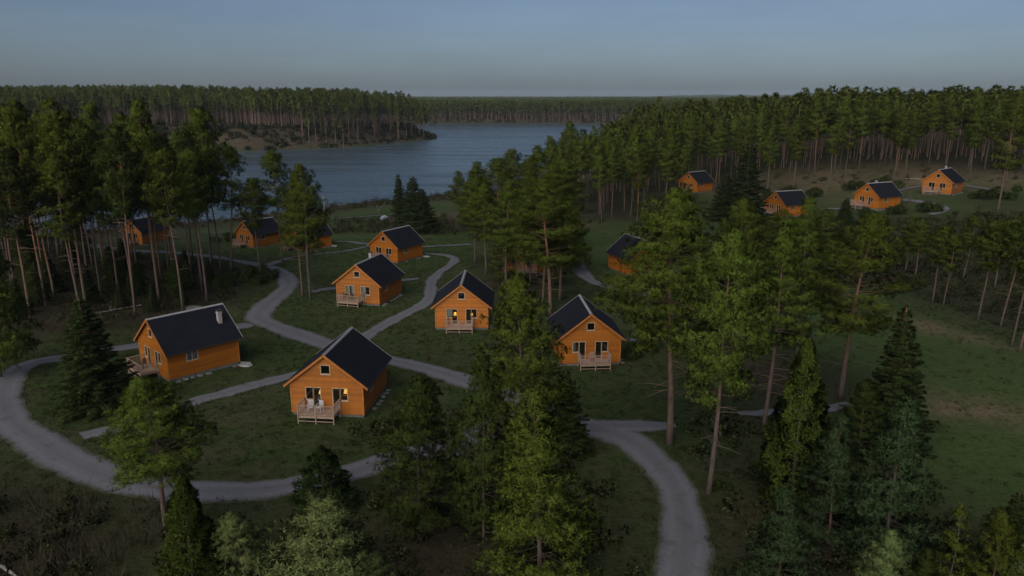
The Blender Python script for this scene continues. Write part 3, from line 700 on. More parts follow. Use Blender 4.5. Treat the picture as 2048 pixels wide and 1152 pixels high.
CABINS = [
('A',-16.1,60.8,-6.0,'nearest orange cabin with lamps glowing in both downstairs windows',dict(deck=-.45)),
('B',-35.6,70.3,-42.5,'orange cabin turned aside with its long wall and pale chimney, beside the dark spruce',dict(deck=-.5,chimney=(1.75,6.3,1.25),side_cur=(0,1),curtains={('d',1):(0,1),('w',1):(0,1),('w',-1):(0,1)},slab=True)),
('E',-21.4,100.5,-16.2,'orange cabin with a chimney on its ridge and pale curtains behind the deck',dict(deck=-.7,chimney=(-.42,5.2,.95),curtains={('w',-1):(0,1),('d',-1):(.2,1),('d',1):(0,.9)})),
('C',-6.2,88.5,-.7,'orange cabin facing straight out with warm light in both window pairs, middle of the picture',dict(deck=-.18,curtains={('w',-1):(0,.9)})),
('D',8.3,75.4,4.1,'orange cabin with dark windows and its roof turned left, right of the big bushy pine',dict(deck=.3,curtains={('w',-1):(0,.45)})),
('F',-23.8,136.4,-31.5,'orange cabin at the end of the S-shaped path, behind the chimney cabin',dict(deck=-.4,side_cur=(0,1),slab=True)),
('G',-59.8,165.2,-38.5,'orange cabin behind thin pine trunks on the lake side, left of two neighbours',dict(deck=-.9,side_cur=(0,.5))),
('H',-46.8,157.7,-44.2,'orange cabin half hidden behind a bushy pine, right beside a twin cabin',dict(deck=-.9,slab=True)),
('N',101.7,179.8,-48.2,'highest orange cabin on the right-hand hill, below the pine wood',dict(deck=-.7,chimney=(-.3,5.2,.9))),
('M',82.7,174.6,-65.3,'orange cabin on the right-hand hill beside the curving path, in the middle of its row',dict(deck=-1.3,chimney=(-.45,3.2,.9),side_cur=(0,1))),
('L',63.2,179.3,-68.3,'orange cabin on the right-hand hill partly behind young pines, without a chimney',dict(deck=-1.4)),
('O',51.5,220.1,-51.3,'orange cabin at the foot of the hill wood, left of the big dark spruce',dict(deck=-.5)),
('J',22.2,119,22,'orange cabin showing its side wall and a pale chimney, cut off by tall pines',dict(deck=0,chimney=(.4,5.6,.9))),
('K',1.8,119.5,-10.1,'orange cabin almost wholly hidden behind the trunks of the central pines',dict(deck=.9)),
('I',-89,173,-25.1,'orange cabin seen through the trunks of the left-hand wood',dict(deck=.3)),
]
CAB = {}
for k, x, y, a, lab, kw in CABINS:
    r_, z_ = cabin(x, y, a, lab, **kw); CAB[k] = (x, y, z_, R(a))
def cab_pt(k, px, py, pz):
    x, y, z, a = CAB[k]; return (x + px*math.cos(a) - py*math.sin(a), y + px*math.sin(a) + py*math.cos(a), z + pz)

def table_lamp(k, px, py, pz, size, power, label):
    o = empty('table_lamp', cab_pt(k, px, py, pz), CAB[k][3], label=label, cat='lamp')
    b = MB(); b.tube([(0,0,0),(0,0,.03)], .09, 12); b.tube([(0,0,.03),(0,0,.28)], .015, 8); b.build('base', M['dark_metal'], o)
    s = MB(); n = 16; v = []
    for rr, z in ((.17, .24), (.10, .5)): v += [(rr*size*math.cos(6.283*i/n), rr*size*math.sin(6.283*i/n), z*1.0 + (.26*(size-1) if z > .4 else 0)) for i in range(n)]
    s.add(v, [(i, (i+1) % n, n+(i+1) % n, n+i) for i in range(n)]); sh = s.build('shade', M['shade'], o, True)
    ld = bpy.data.lights.new('lamp_bulb', 'POINT'); ld.energy = power; ld.color = (1, .58, .2); ld.shadow_soft_size = .06
    lo = bpy.data.objects.new('bulb', ld); COL.objects.link(lo); lo.parent = o; lo.location = (0, 0, .62)
    # the table the lamp stands on
table_spots = []
def side_table(k, px, py, h, label):
    o = empty('side_table', cab_pt(k, px, py, Z0+.1), CAB[k][3], label=label, cat='table')
    t = MB(); t.box(-.35, .35, -.22, .22, h-.03, h); t.build('table_top', M['dark_in'], o)
    for a in (-.31, .31):
        for b in (-.18, .18):
            l_ = MB(); l_.box(a-.02, a+.02, b-.02, b+.02, 0, h-.03); l_.build('leg', M['dark_in'], o)
for (k, px, sz, pw, hh, nm) in (('A', 1.56, 1.5, 4, 1.42, 'right-hand window of the nearest cabin'), ('A', -.80, 1.0, 2.5, 1.25, 'left-hand door of the nearest cabin'),
                        ('C', -.85, 1.25, 4, 1.1, 'left-hand door of the middle cabin'), ('C', 1.2, .9, 3, 1.1, 'right-hand door of the middle cabin')):
    side_table(k, px, .62, hh, 'small dark table inside the ' + nm)
    table_lamp(k, px, .62, Z0+.1+hh, sz, pw, 'glowing yellow table lamp behind the ' + nm)

def chair(k, px, py, rz, m, label):
    o = empty('patio_chair', cab_pt(k, px, py, .723), CAB[k][3] + rz, label=label, cat='chair', group='chairs on the cabin decks')
    a = MB(); a.box(-.24, .24, -.24, .22, .40, .44); a.build('seat', m, o)
    b = MB()
    for i in range(5): b.box(-.22+i*.093, -.22+i*.093+.068, .22, .25, .46, .88)
    b.box(-.24, .24, .222, .252, .881, .93); b.build('backrest', m, o)
    for sx in (-.22, .22):
        for sy in (-.21, .21):
            l_ = MB(); l_.box(sx-.02, sx+.02, sy-.02, sy+.02, 0, .40); l_.build('leg', m, o)
        c_ = MB(); c_.box(sx-.03, sx+.03, -.22, .22, .62, .65); c_.box(sx-.018, sx+.018, -.21, -.17, .44, .62); c_.build('armrest', m, o)
chair('A', -1.25, -.75, .2, M['plastic_white'], 'white patio chair at the left of the nearest cabin deck')
chair('A', -.45, -.65, -.3, M['plastic_white'], 'white patio chair at the right of the nearest cabin deck')
chair('E', -1.5, -.7, .1, M['dark_metal'], 'dark patio chair on the deck of the chimney cabin')
chair('E', -.7, -.7, -.2, M['dark_metal'], 'dark patio chair nearer the door on the deck of the chimney cabin')
chair('D', .1, -.6, 0, M['deck_wood'], 'brown wooden chair on the deck of the dark-windowed cabin')
chair('B', -.7, -.8, .3, M['dark_metal'], 'dark patio chair on the deck beside the big spruce')

# ------------------------------------------------------------------ trees
def unit(a): return a/(np.linalg.norm(a, axis=-1, keepdims=True) + 1e-9)
def needle_tris(C, D, n, ln, wd, spread, r, nrm=None):
    """n thin triangles bursting from each tuft centre C along D"""
    N = len(C); nr = D if nrm is None else nrm; C = np.repeat(C, n, 0); D = np.repeat(D, n, 0); nr = np.repeat(nr, n, 0)
    d = unit(D + r.normal(0, spread, (N*n, 3))); q = unit(np.cross(d, r.normal(0, 1, (N*n, 3))))
    L = ln*(.65 + .6*r.random((N*n, 1))); w = wd*(.7 + .6*r.random((N*n, 1)))
    b = C + d*L*.05
    V = np.stack([b - q*w*.5 + d*L*.12, b + q*w*.5 + d*L*.3, C + d*L], 1).reshape(-1, 3)
    return np.concatenate([V, np.repeat(unit(nr + d*.22), 3, 0)], 1)          # position and tuft normal
def tri_mesh(name, V, m, attrs=None):
    n = len(V)//3; return np_mesh(name, V[:, :3], np.arange(n*3), np.full(n, 3), [m], attrs=dict(nrm=V[:, 3:6], **(attrs or {})))

class Tree:
    def __init__(s): s.w = MB(); s.C = []; s.D = []; s.N = []
def pine_struct(seed, Ht, r0, cb, whorl, nb, twig, wood_n=7, gap=.12, dead=5, thick=.0125, crook=.25, shape='round', tuft_gap=.8, s0=.42, pn=7, pr=.42):
    r = np.random.default_rng(seed); T = Tree()
    k = 9; ph = r.random(2)*6.28; zz = np.linspace(-.6, Ht*.985, k)
    tx = crook*np.sin(zz/Ht*3.5 + ph[0])*zz.clip(0)/Ht; ty = crook*np.sin(zz/Ht*2.7 + ph[1])*zz.clip(0)/Ht
    rb = thick*Ht; rad = [max(.02, rb*(1 - .92*max(0, z)/Ht)**.85*(1.25 if z < .2 else 1)) for z in zz]
    T.w.tube([(a, b, c_) for a, b, c_ in zip(tx, ty, zz)], rad, wood_n)
    def axis_at(z): return np.array([np.interp(z, zz, tx), np.interp(z, zz, ty), z])
    def puff(c_, d_):
        n_ = max(3, int(round(pn*(.7 + .6*r.random())))); u = unit(r.normal(0, 1, (n_, 3)) + np.array([0, 0, .45]) + d_*.3); q = pr*(.55 + .7*r.random())
        T.C.extend(c_ + u*q*(.35 + .65*r.random((n_, 1)))*np.array([1.15, 1.15, .8])); T.D.extend(unit(u + np.array([0, 0, .25]))); ax_ = unit(c_ - axis_at(c_[2]) + np.array([0, 0, .25*pr])); T.N.extend(unit(u*.75 + ax_*.55))
    zc = cb*Ht; z = zc; rot = r.random()*6.28
    while z < Ht*.985:
        t = (z - zc)/(Ht - zc)
        if shape == 'round': env = (.62 + 1.9*t if t < .2 else (1 - ((t-.2)/.8)**1.9))
        elif shape == 'cone': env = (.8 + 1.3*t if t < .15 else (1 - ((t-.15)/.85)**1.05))
        else: env = (.5 + 1.4*t if t < .35 else (1 - ((t-.35)/.65)**2.2))
        env = max(env, .08)
        m = max(3, int(round(nb*(.75 + .5*r.random()))))
        for i in range(m):
            if r.random() < gap: continue
            az = rot + 6.283*i/m + r.normal(0, .25); ln = r0*env*(.62 + .5*r.random())
            el = R(-12 + 70*t**1.3 + r.normal(0, 9)); st = axis_at(z + r.normal(0, .12))
            d = np.array([math.cos(az)*math.cos(el), math.sin(az)*math.cos(el), math.sin(el)])
            up = .16 + .1*r.random()
            pos = lambda s: st + d*ln*s + np.array([0, 0, up*ln*s*s])
            rr = max(.012, rb*.16*ln/r0)
            T.w.tube([pos(0), pos(.5), pos(.95)], [rr, rr*.6, rr*.25], 4, cap=False)
            ns = max(1, int(round(ln*(1-s0)/tuft_gap)) + 1); lat = np.array([-math.sin(az), math.cos(az), 0])
            for s in (np.linspace(s0 + .08*r.random(), 1, ns) if ns > 1 else (1,)):
                p = pos(s); puff(p, d)
                if twig and s < .93:
                    for sg in (-1, 1):
                        if r.random() < .25: continue
                        tl = ln*(.36*(1.15 - s) + .12)*(.6 + .8*r.random()); td = unit(d*.7 + lat*sg + np.array([0, 0, .2 + .3*r.random()]))
                        T.w.tube([p, p + td*tl], [rr*.4, rr*.2], 3, cap=False); puff(p + td*tl, td)
        z += whorl*(.75 + .5*r.random()); rot += .9
    for i in range(3): T.C.append(axis_at(Ht*(.97 + .01*i))); T.D.append(np.array([0, 0, 1.])); T.N.append(np.array([0, 0, 1.]))
    for i in range(dead):
        z = Ht*(cb*(.45 + .55*r.random())); az = r.random()*6.28; ln = r0*(.25 + .45*r.random()); st = axis_at(z)
        d = np.array([math.cos(az), math.sin(az), -.1 + .2*r.random()])
        T.w.tube([st, st + d*ln*.5 + np.array([0, 0, .05]), st + d*ln], [.035, .022, .01], 4, cap=False)
    T.C = np.array(T.C); T.D = np.array(T.D); T.N = np.array(T.N); return T
def pine_proto(seed, Ht, r0, cb, whorl, nb, tn, tl, tw, leaf, twig=True, spread=.62, **k):
    T = pine_struct(seed, Ht, r0, cb, whorl, nb, twig, **k); r = np.random.default_rng(seed + 99)
    V = needle_tris(T.C, T.D, tn, tl, tw, spread, r, T.N)
    return dict(H=Ht, r=r0, trunk=T.w.mesh('trunk', M['bark'], True), V=V, meshes={}, leaf=leaf)
def crown_mesh(p, leaf):
    if leaf not in p['meshes']: p['meshes'][leaf] = tri_mesh('crown', p['V'], M[leaf])
    return p['meshes'][leaf]

def spruce_proto(seed, Ht, r0, leaf='spruce', whorl=.36, dens=1.0, droop=.28):
    r = np.random.default_rng(seed); w = MB(); rb = .014*Ht
    w.tube([(0,0,-.5), (0,0,Ht*.5), (0,0,Ht*.98)], [rb*1.2, rb*.6, .02], 7); C = []; D = []; NN = []
    z = .04*Ht
    while z < Ht*.97:
        t = z/Ht; env = (1 - t)**.85*(.9 + .1*math.sin(z*5)); m = max(4, int(9*(1-t) + 4))
        rot = r.random()*6.28
        for i in range(m):
            az = rot + 6.283*i/m + r.normal(0, .2); ln = max(.12, r0*env*(.65 + .5*r.random()))
            st = np.array([0, 0, z + r.normal(0, .08)]); dz = .12 - droop*(1-t)
            d = np.array([math.cos(az), math.sin(az), dz]); lat = np.array([-math.sin(az), math.cos(az), 0])
            pos = lambda s: st + d*ln*s + np.array([0, 0, .16*ln*s*s])
            w.tube([pos(0), pos(.9)], [.03, .008], 3, cap=False)
            for s in np.arange(.15, 1.01, max(.05, .13/ln/dens)):
                hw = ln*.26*(1.1 - s)
                for sg in (-1, 0, 1):
                    C.append(pos(s) + lat*sg*hw*r.random() + np.array([0, 0, -.05*abs(sg)])); D.append(unit(d*.9 + lat*sg*.8 + np.array([0, 0, -.22]))); NN.append(unit(d*(.25 + .75*s) + np.array([0, 0, .75 - .5*(s < .6)]) + lat*sg*.3))
        z += whorl*(.8 + .4*r.random())
    C.append(np.array([0, 0, Ht*.96])); D.append(np.array([0, 0, 1.])); NN.append(np.array([0, 0, 1.]))
    V = needle_tris(np.array(C), np.array(D), 4, .36, .12, .35, r, np.array(NN))
    return dict(H=Ht, r=r0, trunk=w.mesh('trunk', M['bark'], True), V=V, meshes={}, leaf=leaf)

def cedar_proto(seed, Ht, r0, leaf='cedar', n=6500):
    r = np.random.default_rng(seed); w = MB(); w.tube([(0,0,-.4), (0,0,Ht*.9)], [.016*Ht, .02], 7)
    t = r.random(n)**1.25; az = r.random(n)*6.283; z = t*Ht*.97 + .03*Ht
    lump = 1 + .16*np.sin(az*3 + z*1.7) + .12*np.sin(az*5 - z*2.9) + .10*np.sin(az*2 + z*5.1)
    env = np.where(t < .12, .55 + t*3.7, (1 - ((t-.12)/.88))**.72)*lump
    rad = r0*env*(1 - .45*r.random(n)**2.2)
    C = np.stack([rad*np.cos(az), rad*np.sin(az), z], 1); D = np.stack([np.cos(az)*.7, np.sin(az)*.7, np.full(n, .8)], 1)
    lp_ = np.stack([np.cos(az + .5*np.cos(az*3 + z*1.7)), np.sin(az + .5*np.cos(az*5 - z*2.9)), .45 + .5*np.cos(z*5.1 + az*2)], 1)
    V = needle_tris(C, unit(D), 5, .24, .085, .42, r, unit(lp_))
    return dict(H=Ht, r=r0, trunk=w.mesh('trunk', M['bark'], True), V=V, meshes={}, leaf=leaf)

PR = {}
PR['tall'] = [pine_proto(100+i, 18, 3.6, .41, .52, 6, 11, .29, .042, 'needle', spread=.8, dead=14, crook=.5, gap=.26, tuft_gap=.9, pn=13, pr=.52, thick=.0115, shape=('cone', 'round')[i % 2]) for i in range(4)]
PR['wood'] = [pine_proto(200+i, 20, 3.0, .50 + .04*(i % 3), .58, 5, 7, .40, .10, 'needle', spread=.8, tuft_gap=.95, pn=9, pr=.62, dead=9, wood_n=6, thick=.0088, gap=.2, shape=('top', 'round')[i % 2], crook=.5) for i in range(6)]
PR['young'] = [pine_proto(300+i, 10, 2.7, .10, .43, 6, 11, .25, .037, 'needle', spread=.8, shape=('round', 'cone')[i % 2], dead=3, thick=.012, gap=.2, tuft_gap=.8, pn=12, pr=.46) for i in range(4)]
PR['bushy'] = [pine_proto(400+i, 6, 2.1, .06, .38, 6, 11, .20, .028, 'needle_pale', spread=.8, shape='round', dead=1, thick=.013, tuft_gap=.64, gap=.22, pn=14, pr=.40) for i in range(3)]
PR['sparse'] = [pine_proto(450+i, 8, 1.6, .22, .60, 4, 10, .24, .045, 'needle', spread=.8, shape='cone', gap=.28, dead=6, thick=.010, pn=11, pr=.38) for i in range(2)]
PR['spruce'] = [spruce_proto(500+i, 13, 3.4) for i in range(3)]
PR['cedar'] = [cedar_proto(600+i, 10, 2.1) for i in range(2)]

def plant_tree(name, p, x, y, h, r, rz, leaf=None, lean=(0, 0), sink=.15, **k):
    o = empty(name, (x, y, Hz(x, y) - sink), rz, **k)
    lean_rot = Matrix.Rotation(math.atan2(lean[0], h), 4, 'Y') @ Matrix.Rotation(-math.atan2(lean[1], h), 4, 'X')
    o.rotation_euler = (lean_rot @ Matrix.Rotation(rz, 4, 'Z')).to_euler()
    s = r/p['r']; o.scale = (s, s, h/p['H'])
    link('trunk', p['trunk'], o); cr = link('crown', crown_mesh(p, p['leaf']), o)
    if leaf and leaf != p['leaf']: cr.material_slots[0].link = 'OBJECT'; cr.material_slots[0].material = M[leaf]
    return o

TREES = [
('pine','fg_left',-21.4,41.3,11.0,3.0,0.3,-0.5),
('cedar','fg_cedar',-17.3,35.5,7.9,1.7,0.0,0.0),
('pinepale','fg_pale1',-14.8,36.0,5.2,1.6,0.05,0.0),
('pinepale','fg_pale2',-9.7,33.7,7.6,2.8,0.05,0.0),
('pinepale','fg_pale3',-7.5,34.8,3.9,1.2,0.05,0.0),
('pinedark','fg_dark1',-5.8,43.0,10.4,2.7,0.12,0.0),
('juniper','fg_dark2',-12.8,45.9,4.6,1.6,0.0,0.0),
('pinedark','fg_mid1',-1.8,42.0,12.2,1.9,0.25,0.0),
('pine','fg_big',1.6,37.6,12.2,3.0,0.14,-0.2),
('pine','fg_mid2',0.9,54.3,14.2,3.4,0.1,-0.2),
('spruce','fg_sp',4.2,54.6,7.2,2.0,0.0,0.0),
('pine','r_tall1',12.9,56.3,20.7,4.3,0.38,-0.2),
('pine','r_tall2',14.0,48.1,18.9,3.5,0.38,0.9),
('pine','r_mid1',21.6,59.4,18.3,3.5,0.36,0.5),
('pine','r_lean',31.4,66.8,17.9,4.8,0.22,0.9),
('pine','r_back1',30.0,74.6,18.3,3.8,0.25,0.0),
('pine','r_back2',25.4,80.8,17.1,3.3,0.3,0.0),
('spruce','r_sp',31.7,57.2,14.6,3.2,0.0,-0.4),
('cedar','r_cyp',19.4,46.8,12.0,2.2,0.0,0.1),
('pineblue','r_blue1',22.2,39.3,10.9,2.8,0.08,0.1),
('pineblue','r_blue2',20.0,41.9,9.0,2.1,0.08,0.0),
('pinedark','r_sm1',27.2,54.0,6.4,1.9,0.05,0.0),
('pineblue','fg_blue3',14.2,35.0,7.8,2.3,0.03,0.0),
('pinesparse','fg_r1',24.6,36.8,5.9,1.1,0.1,0.0),
('pine','fg_r2',26.7,36.3,5.5,1.4,0.05,0.0),
('spruce','fg_r3',29.6,39.3,5.4,1.4,0.0,0.0),
('pinepale','fg_r4',28.3,36.0,4.8,1.1,0.05,0.0),
('pinepale','fg_r5',20.6,36.0,4.7,1.4,0.15,0.0),
('pinedark','fg_r6',22.8,36.0,3.7,1.1,0.05,0.0),
('spruce','l_spruce',-36.9,61.9,10.7,3.1,0.0,-0.2),
('pine','l_edge',-45.4,60.4,17.5,3.5,0.15,0.2),
('pine','l_edge2',-49.5,68.9,12.0,2.6,0.1,0.2),
('pine','g1',-48.5,126.0,21.5,3.2,0.42,1.5),
('pinesparse','g2',-40.9,118.7,16.4,2.2,0.35,-0.2),
('pine','g3',-42.4,135.4,20.6,3.4,0.45,-0.3),
('pine','g4',-30.5,105.5,17.9,2.6,0.36,-0.3),
('pine','g5',-28.7,103.2,19.0,3.2,0.3,-0.6),
('spruce','s1',-29.8,197.5,14.4,2.6,0.0,0.0),
('spruce','s2',-24.0,184.9,14.1,4.4,0.0,-0.6),
('spruce','s3',-22.0,182.5,11.4,3.9,0.0,0.0),
('spruce','hillsp',54.5,171.0,18.5,7.7,0.0,0.2),
('spruce','hillsp2',49.8,175.6,11.2,4.7,0.0,0.2),
('spruce','hillsp3',72.0,160.8,6.1,2.4,0.0,0.0),
('pine','c1',-6.5,129.1,17.3,3.0,0.35,0.0),
('pine','c2',-4.2,119.2,14.5,3.0,0.35,-0.2),
('pine','c3',-0.9,110.1,16.6,3.3,0.38,0.2),
('pine','c4',0.7,110.1,11.8,2.6,0.4,0.2),
('pine','c5',1.7,109.4,15.5,3.1,0.4,0.0),
('pine','c6',2.8,111.7,13.1,2.6,0.42,0.0),
('pine','c7',4.3,100.1,15.6,3.1,0.42,0.0),
('pine','c8',5.0,94.4,17.8,4.2,0.36,-0.6),
('pine','c9',6.8,102.9,14.3,3.5,0.3,0.7),
('pine','c10',6.4,122.3,17.4,4.5,0.35,0.8),
('pine','c11',2.3,131.5,18.6,4.2,0.35,0.4),
('pine','c12',-2.5,151.8,18.6,4.3,0.35,0.0),
('pine','c13',-7.5,172.8,17.1,4.6,0.35,0.0),
('pine','c14',10.7,149.1,18.1,4.5,0.25,0.0),
('pine','c15',5.7,163.6,20.7,4.9,0.35,0.0),
('pine','c16',9.6,120.7,10.4,2.9,0.15,0.0),
('pine','c17',-13.2,198.3,13.9,3.4,0.4,-0.7),
('pine','c18',-0.5,170.3,19.3,4.1,0.35,0.0),
('pine','m1',61.1,105.0,11.3,2.1,0.62,0.4),
('pine','m2',61.8,103.4,10.5,1.8,0.62,0.4),
('pine','m3',62.9,96.9,13.6,2.2,0.66,0.3),
('pine','m4',63.8,93.6,15.1,2.2,0.66,1.0),
('pine','m5',59.9,85.3,16.7,2.4,0.68,1.3),
('pine','m6',59.5,83.3,16.3,2.6,0.68,1.3),
('pine','m7',67.2,124.8,9.9,2.2,0.5,0.3),
('pine','m8',67.9,122.8,9.5,2.0,0.5,0.3),
('pine','m9',75.2,113.1,10.6,2.1,0.6,0.4),
('pine','m10',73.5,118.7,10.5,2.1,0.6,0.4),
('pine','h1',50.6,140.1,11.4,4.0,0.1,0.0),
('pine','h2',41.4,133.2,11.4,3.8,0.12,0.0),
('pine','h3',59.7,142.5,7.8,3.8,0.1,0.0),
('pine','h4',103.9,159.4,23.4,3.6,0.5,0.8),
('pine','h5',33.7,132.9,15.8,4.4,0.3,0.0),

]
TL = {
'fg_left':'young yellow-green pine with bare lower trunk at the loop road bend, lower left',
'fg_cedar':'dense conical cedar at the bottom edge, right of the yellow-green pine',
'fg_pale1':'small pale bushy pine at the bottom edge between the cedar and a larger pale pine',
'fg_pale2':'large pale blue-green bushy pine at the bottom edge, below the nearest cabin',
'fg_pale3':'lowest pale pine tip at the bottom edge, right of the large pale pine',
'fg_dark1':'dark loose-crowned pine in front of the loop road, right of the nearest cabin',
'fg_dark2':'small dark juniper standing across the loop road below the nearest cabin',
'fg_mid1':'slim dark pine left of the big foreground pine',
'fg_big':'big lush green pine at the bottom centre with its trunk leaving the frame',
'fg_mid2':'bushy green pine between the middle cabin and the dark-windowed cabin',
'fg_sp':'dark spruce at the edge of the main road, behind the big foreground pine',
'r_tall1':'tall pine with a straight bare trunk beside the road fork, left of a taller-trunked one',
'r_tall2':'tall pine with a long orange-brown trunk rising from the road edge',
'r_mid1':'pine with a thin dark trunk behind the column-shaped cedar',
'r_lean':'broad pine with a leaning orange trunk, right of the column-shaped cedar',
'r_back1':'pine rising behind the leaning-trunk pine, below the hill cabins',
'r_back2':'pine standing back between the two tall roadside pines',
'r_sp':'dark spruce behind the leaning-trunk pine at the edge of the meadow',
'r_cyp':'bright green column-shaped cedar right of the tall roadside pines',
'r_blue1':'bluish layered pine at the edge of the dark meadow, lower right',
'r_blue2':'smaller bluish pine tucked between the column-shaped cedar and the layered one',
'r_sm1':'low round pine in front of the dark spruce, lower right',
'fg_blue3':'bluish bushy pine at the bottom edge right of the road',
'fg_r1':'sparse spindly young pine at the bottom right of the meadow',
'fg_r2':'yellowish young pine in the bottom right corner',
'fg_r3':'small dark spruce in the bottom right corner, farthest back of its clump',
'fg_r4':'pale young pine cut by the right edge in the bottom corner',
'fg_r5':'pale tufted young pine at the bottom edge, below the bluish layered pine',
'fg_r6':'lowest dark young pine at the bottom edge, left of the spindly one',
'l_spruce':'large dark conical spruce at the left beside the turned cabin',
'l_edge':'yellow-green pine cut by the left edge of the picture',
'l_edge2':'lower yellow-green pine behind the one cut by the left edge',
'g1':'leftmost of the slim pines in front of the lakeside cabins',
'g2':'sparse thin pine standing between two fuller ones before the lakeside cabins',
'g3':'slim round-topped pine in front of the gap between the twin lakeside cabins',
'g4':'left trunk of the paired pines before the half-hidden lakeside cabin',
'g5':'bushiest pine in front of the half-hidden lakeside cabin',
's1':'slim spire-shaped spruce on the lake shore, left of its pair',
's2':'wide dark spruce on the lake shore, right of the slim spire',
's3':'shorter dark spruce leaning into the wide shore spruce',
'hillsp':'big dark spruce on the hill left of the cabins',
'hillsp2':'lower dark spruce at the left foot of the big hill spruce',
'hillsp3':'small dark spruce left of the middle hill cabin',
'm6':'thin bare-trunked pine standing nearest the right edge of the picture, above the meadow','m5':'second thin pine trunk from the right edge, above the meadow','m4':'third thin pine trunk from the right edge, above the meadow',
'm9':'fourth thin pine trunk from the right edge, standing back from the meadow','m3':'fifth thin pine trunk from the right edge, at the meadow border','m10':'sixth thin pine from the right edge, standing back in the thicket',
'm2':'right one of two close thin pines at the top of the meadow','m1':'left one of two close thin pines at the top of the meadow','m8':'right one of two short-trunked pines below the middle hill cabin','m7':'left one of two short-trunked pines below the middle hill cabin',
'c1':'leftmost pine of the central clump, beside the end of the S-shaped path','c2':'central-clump pine with its dark trunk standing alone on open grass','c3':'central-clump pine whose trunk stands at the left corner of the hidden cabin',
'c7':'slender pine just left of the thick orange trunk in the central clump','c8':'central-clump pine with the thickest orange trunk, behind the dark-windowed cabin','c9':'pine with a leaning crown at the right side of the central clump',
'c16':'low young pine at the right foot of the central clump','c17':'thin pine on the lake side, left of the central clump',
'h4':'tall pine at the right edge below the highest hill cabin',
'h1':'young pine in front of the leftmost hill cabin','h2':'young green pine below the big dark hill spruce',
'h3':'young pine between the leftmost and the middle hill cabin','h5':'bushy pine on the slope above the road-fork pines',
}
KINDS = {'pine':('tall','needle','pine_tree','pine'),'pinedark':('young','needle_dark','pine_tree','pine'),'pinepale':('bushy','needle_pale','pine_tree','pine'),
 'pineblue':('young','needle_blue','pine_tree','pine'),'pinesparse':('sparse','needle','pine_tree','pine'),'juniper':('cedar','spruce','juniper_tree','juniper'),
 'spruce':('spruce','spruce','spruce_tree','spruce'),'cedar':('cedar','cedar','cedar_tree','cedar')}
TREE_XY = []
rt = np.random.default_rng(11)
for i, (kd, nm, x, y, h, r, cb, dx) in enumerate(TREES):
    pool, leaf, name, cat = KINDS[kd]
    if kd == 'pine' and cb < .2: pool = 'young'
    if kd == 'pineblue': i = 2*i + 1
    if kd == 'pine' and cb > .5: pool = 'wood'
    if nm in ('fg_r2',): pool = 'bushy'; leaf = 'needle'
    if nm in ('fg_left', 'fg_big', 'l_edge', 'l_edge2', 'r_tall2', 'fg_mid2'): leaf = 'needle_fresh'
    if nm in ('g1', 'g2', 'g3'): pool = 'wood'
    if nm == 'hillsp': r *= .82; x -= 1.2
    if nm == 'h1': h = 8.2
    if nm == 'h2': h = 10.0
    p = PR[pool][(i*3 + 1) % len(PR[pool])] if kd != 'pineblue' else PR['young'][1 + 2*(i % 4 // 2)]
    if nm == 'r_tall1': p = PR['tall'][1]; r *= 1.22
    if kd == 'pinepale': r *= 1.12
    if kd in ('spruce', 'juniper') and nm[:5] != 'hills': r *= 1.22
    if nm[0] == 'c': r *= 1.08
    if nm[:6] in ('r_tall', 'r_mid1', 'r_lean', 'r_back'): r *= .92
    if nm in ('fg_mid1', 'fg_dark1', 'fg_big'): r *= 1.12
    if nm == 'r_sp': h = 12.5; r /= 1.22
    if nm == 'l_edge2': continue
    if nm == 'l_edge': x, y, h, r, pool = -50.5, 69.5, 17.5, 3.4, 'tall'
    if nm == 'h5': continue
    lab = TL.get(nm); grp = None
    if not lab:
        lab = ('one of three close pine trunks right in front of the hidden central cabin' if nm in ('c4', 'c5', 'c6') else 'pine at the back of the central clump, its trunk hidden by nearer pines') if nm[0] == 'c' else 'thin bare-trunked pine at the right edge of the meadow'
    grp = ('pines before the hidden cabin' if nm in ('c4', 'c5', 'c6') else 'back pines of the central clump') if nm not in TL else None
    plant_tree(name, p, x, y, h, r*1.06, rt.random()*6.28, leaf, (dx, 0), label=lab, cat=cat, group=grp)
    TREE_XY.append((x, y))

# woods: individual pines where they show largest
def scatter(n, sampler, dmin, existing, seed):
    r = np.random.default_rng(seed); pts = list(existing); out = []; tries = 0
    while len(out) < n and tries < 60000:
        tries += 1; x, y = sampler(r)
        if x is None: continue
        if any((x-a)**2 + (y-b)**2 < dmin*dmin for a, b in pts): continue
        pts.append((x, y)); out.append((x, y))
    return out
def inside(poly, x, y): return poly_sd(poly, np.array([x]), np.array([y]))[0] < 0
CABXY = [(c_[0], c_[1]) for c_ in CAB.values()]
CABC = [(cab_pt(k, 0, 3.6, 0)[0], cab_pt(k, 0, 3.6, 0)[1]) for k in CAB]
def free(x, y, rc=7.5, rr=1.6):
    return all((x-a)**2 + (y-b)**2 > rc*rc for a, b in CABC) and road_dist(np.array([x]), np.array([y]))[0] > rr
LEFT_PINES = [(-55.2,92.1,20.2),(-61.5,102.4,21.0),(-62.3,106.7,21.3),(-60.4,106.4,23.8),(-55.6,102.2,20.2),(-50.7,97.1,20.9),(-56.9,116.8,22.5),(-43.1,94.3,21.1),(-42.9,101.7,21.0),(-46.9,110.0,23.8),(-67.5,106.9,23.4),(-76.4,118.9,24.8),(-58.6,126.3,20.8),(-60.7,129.1,23.0),(-61.9,118.6,24.2),(-85.3,140.5,24.2),(-52.9,120.4,23.9),(-71.8,104.4,22.4),(-60.4,90.0,21.0)]
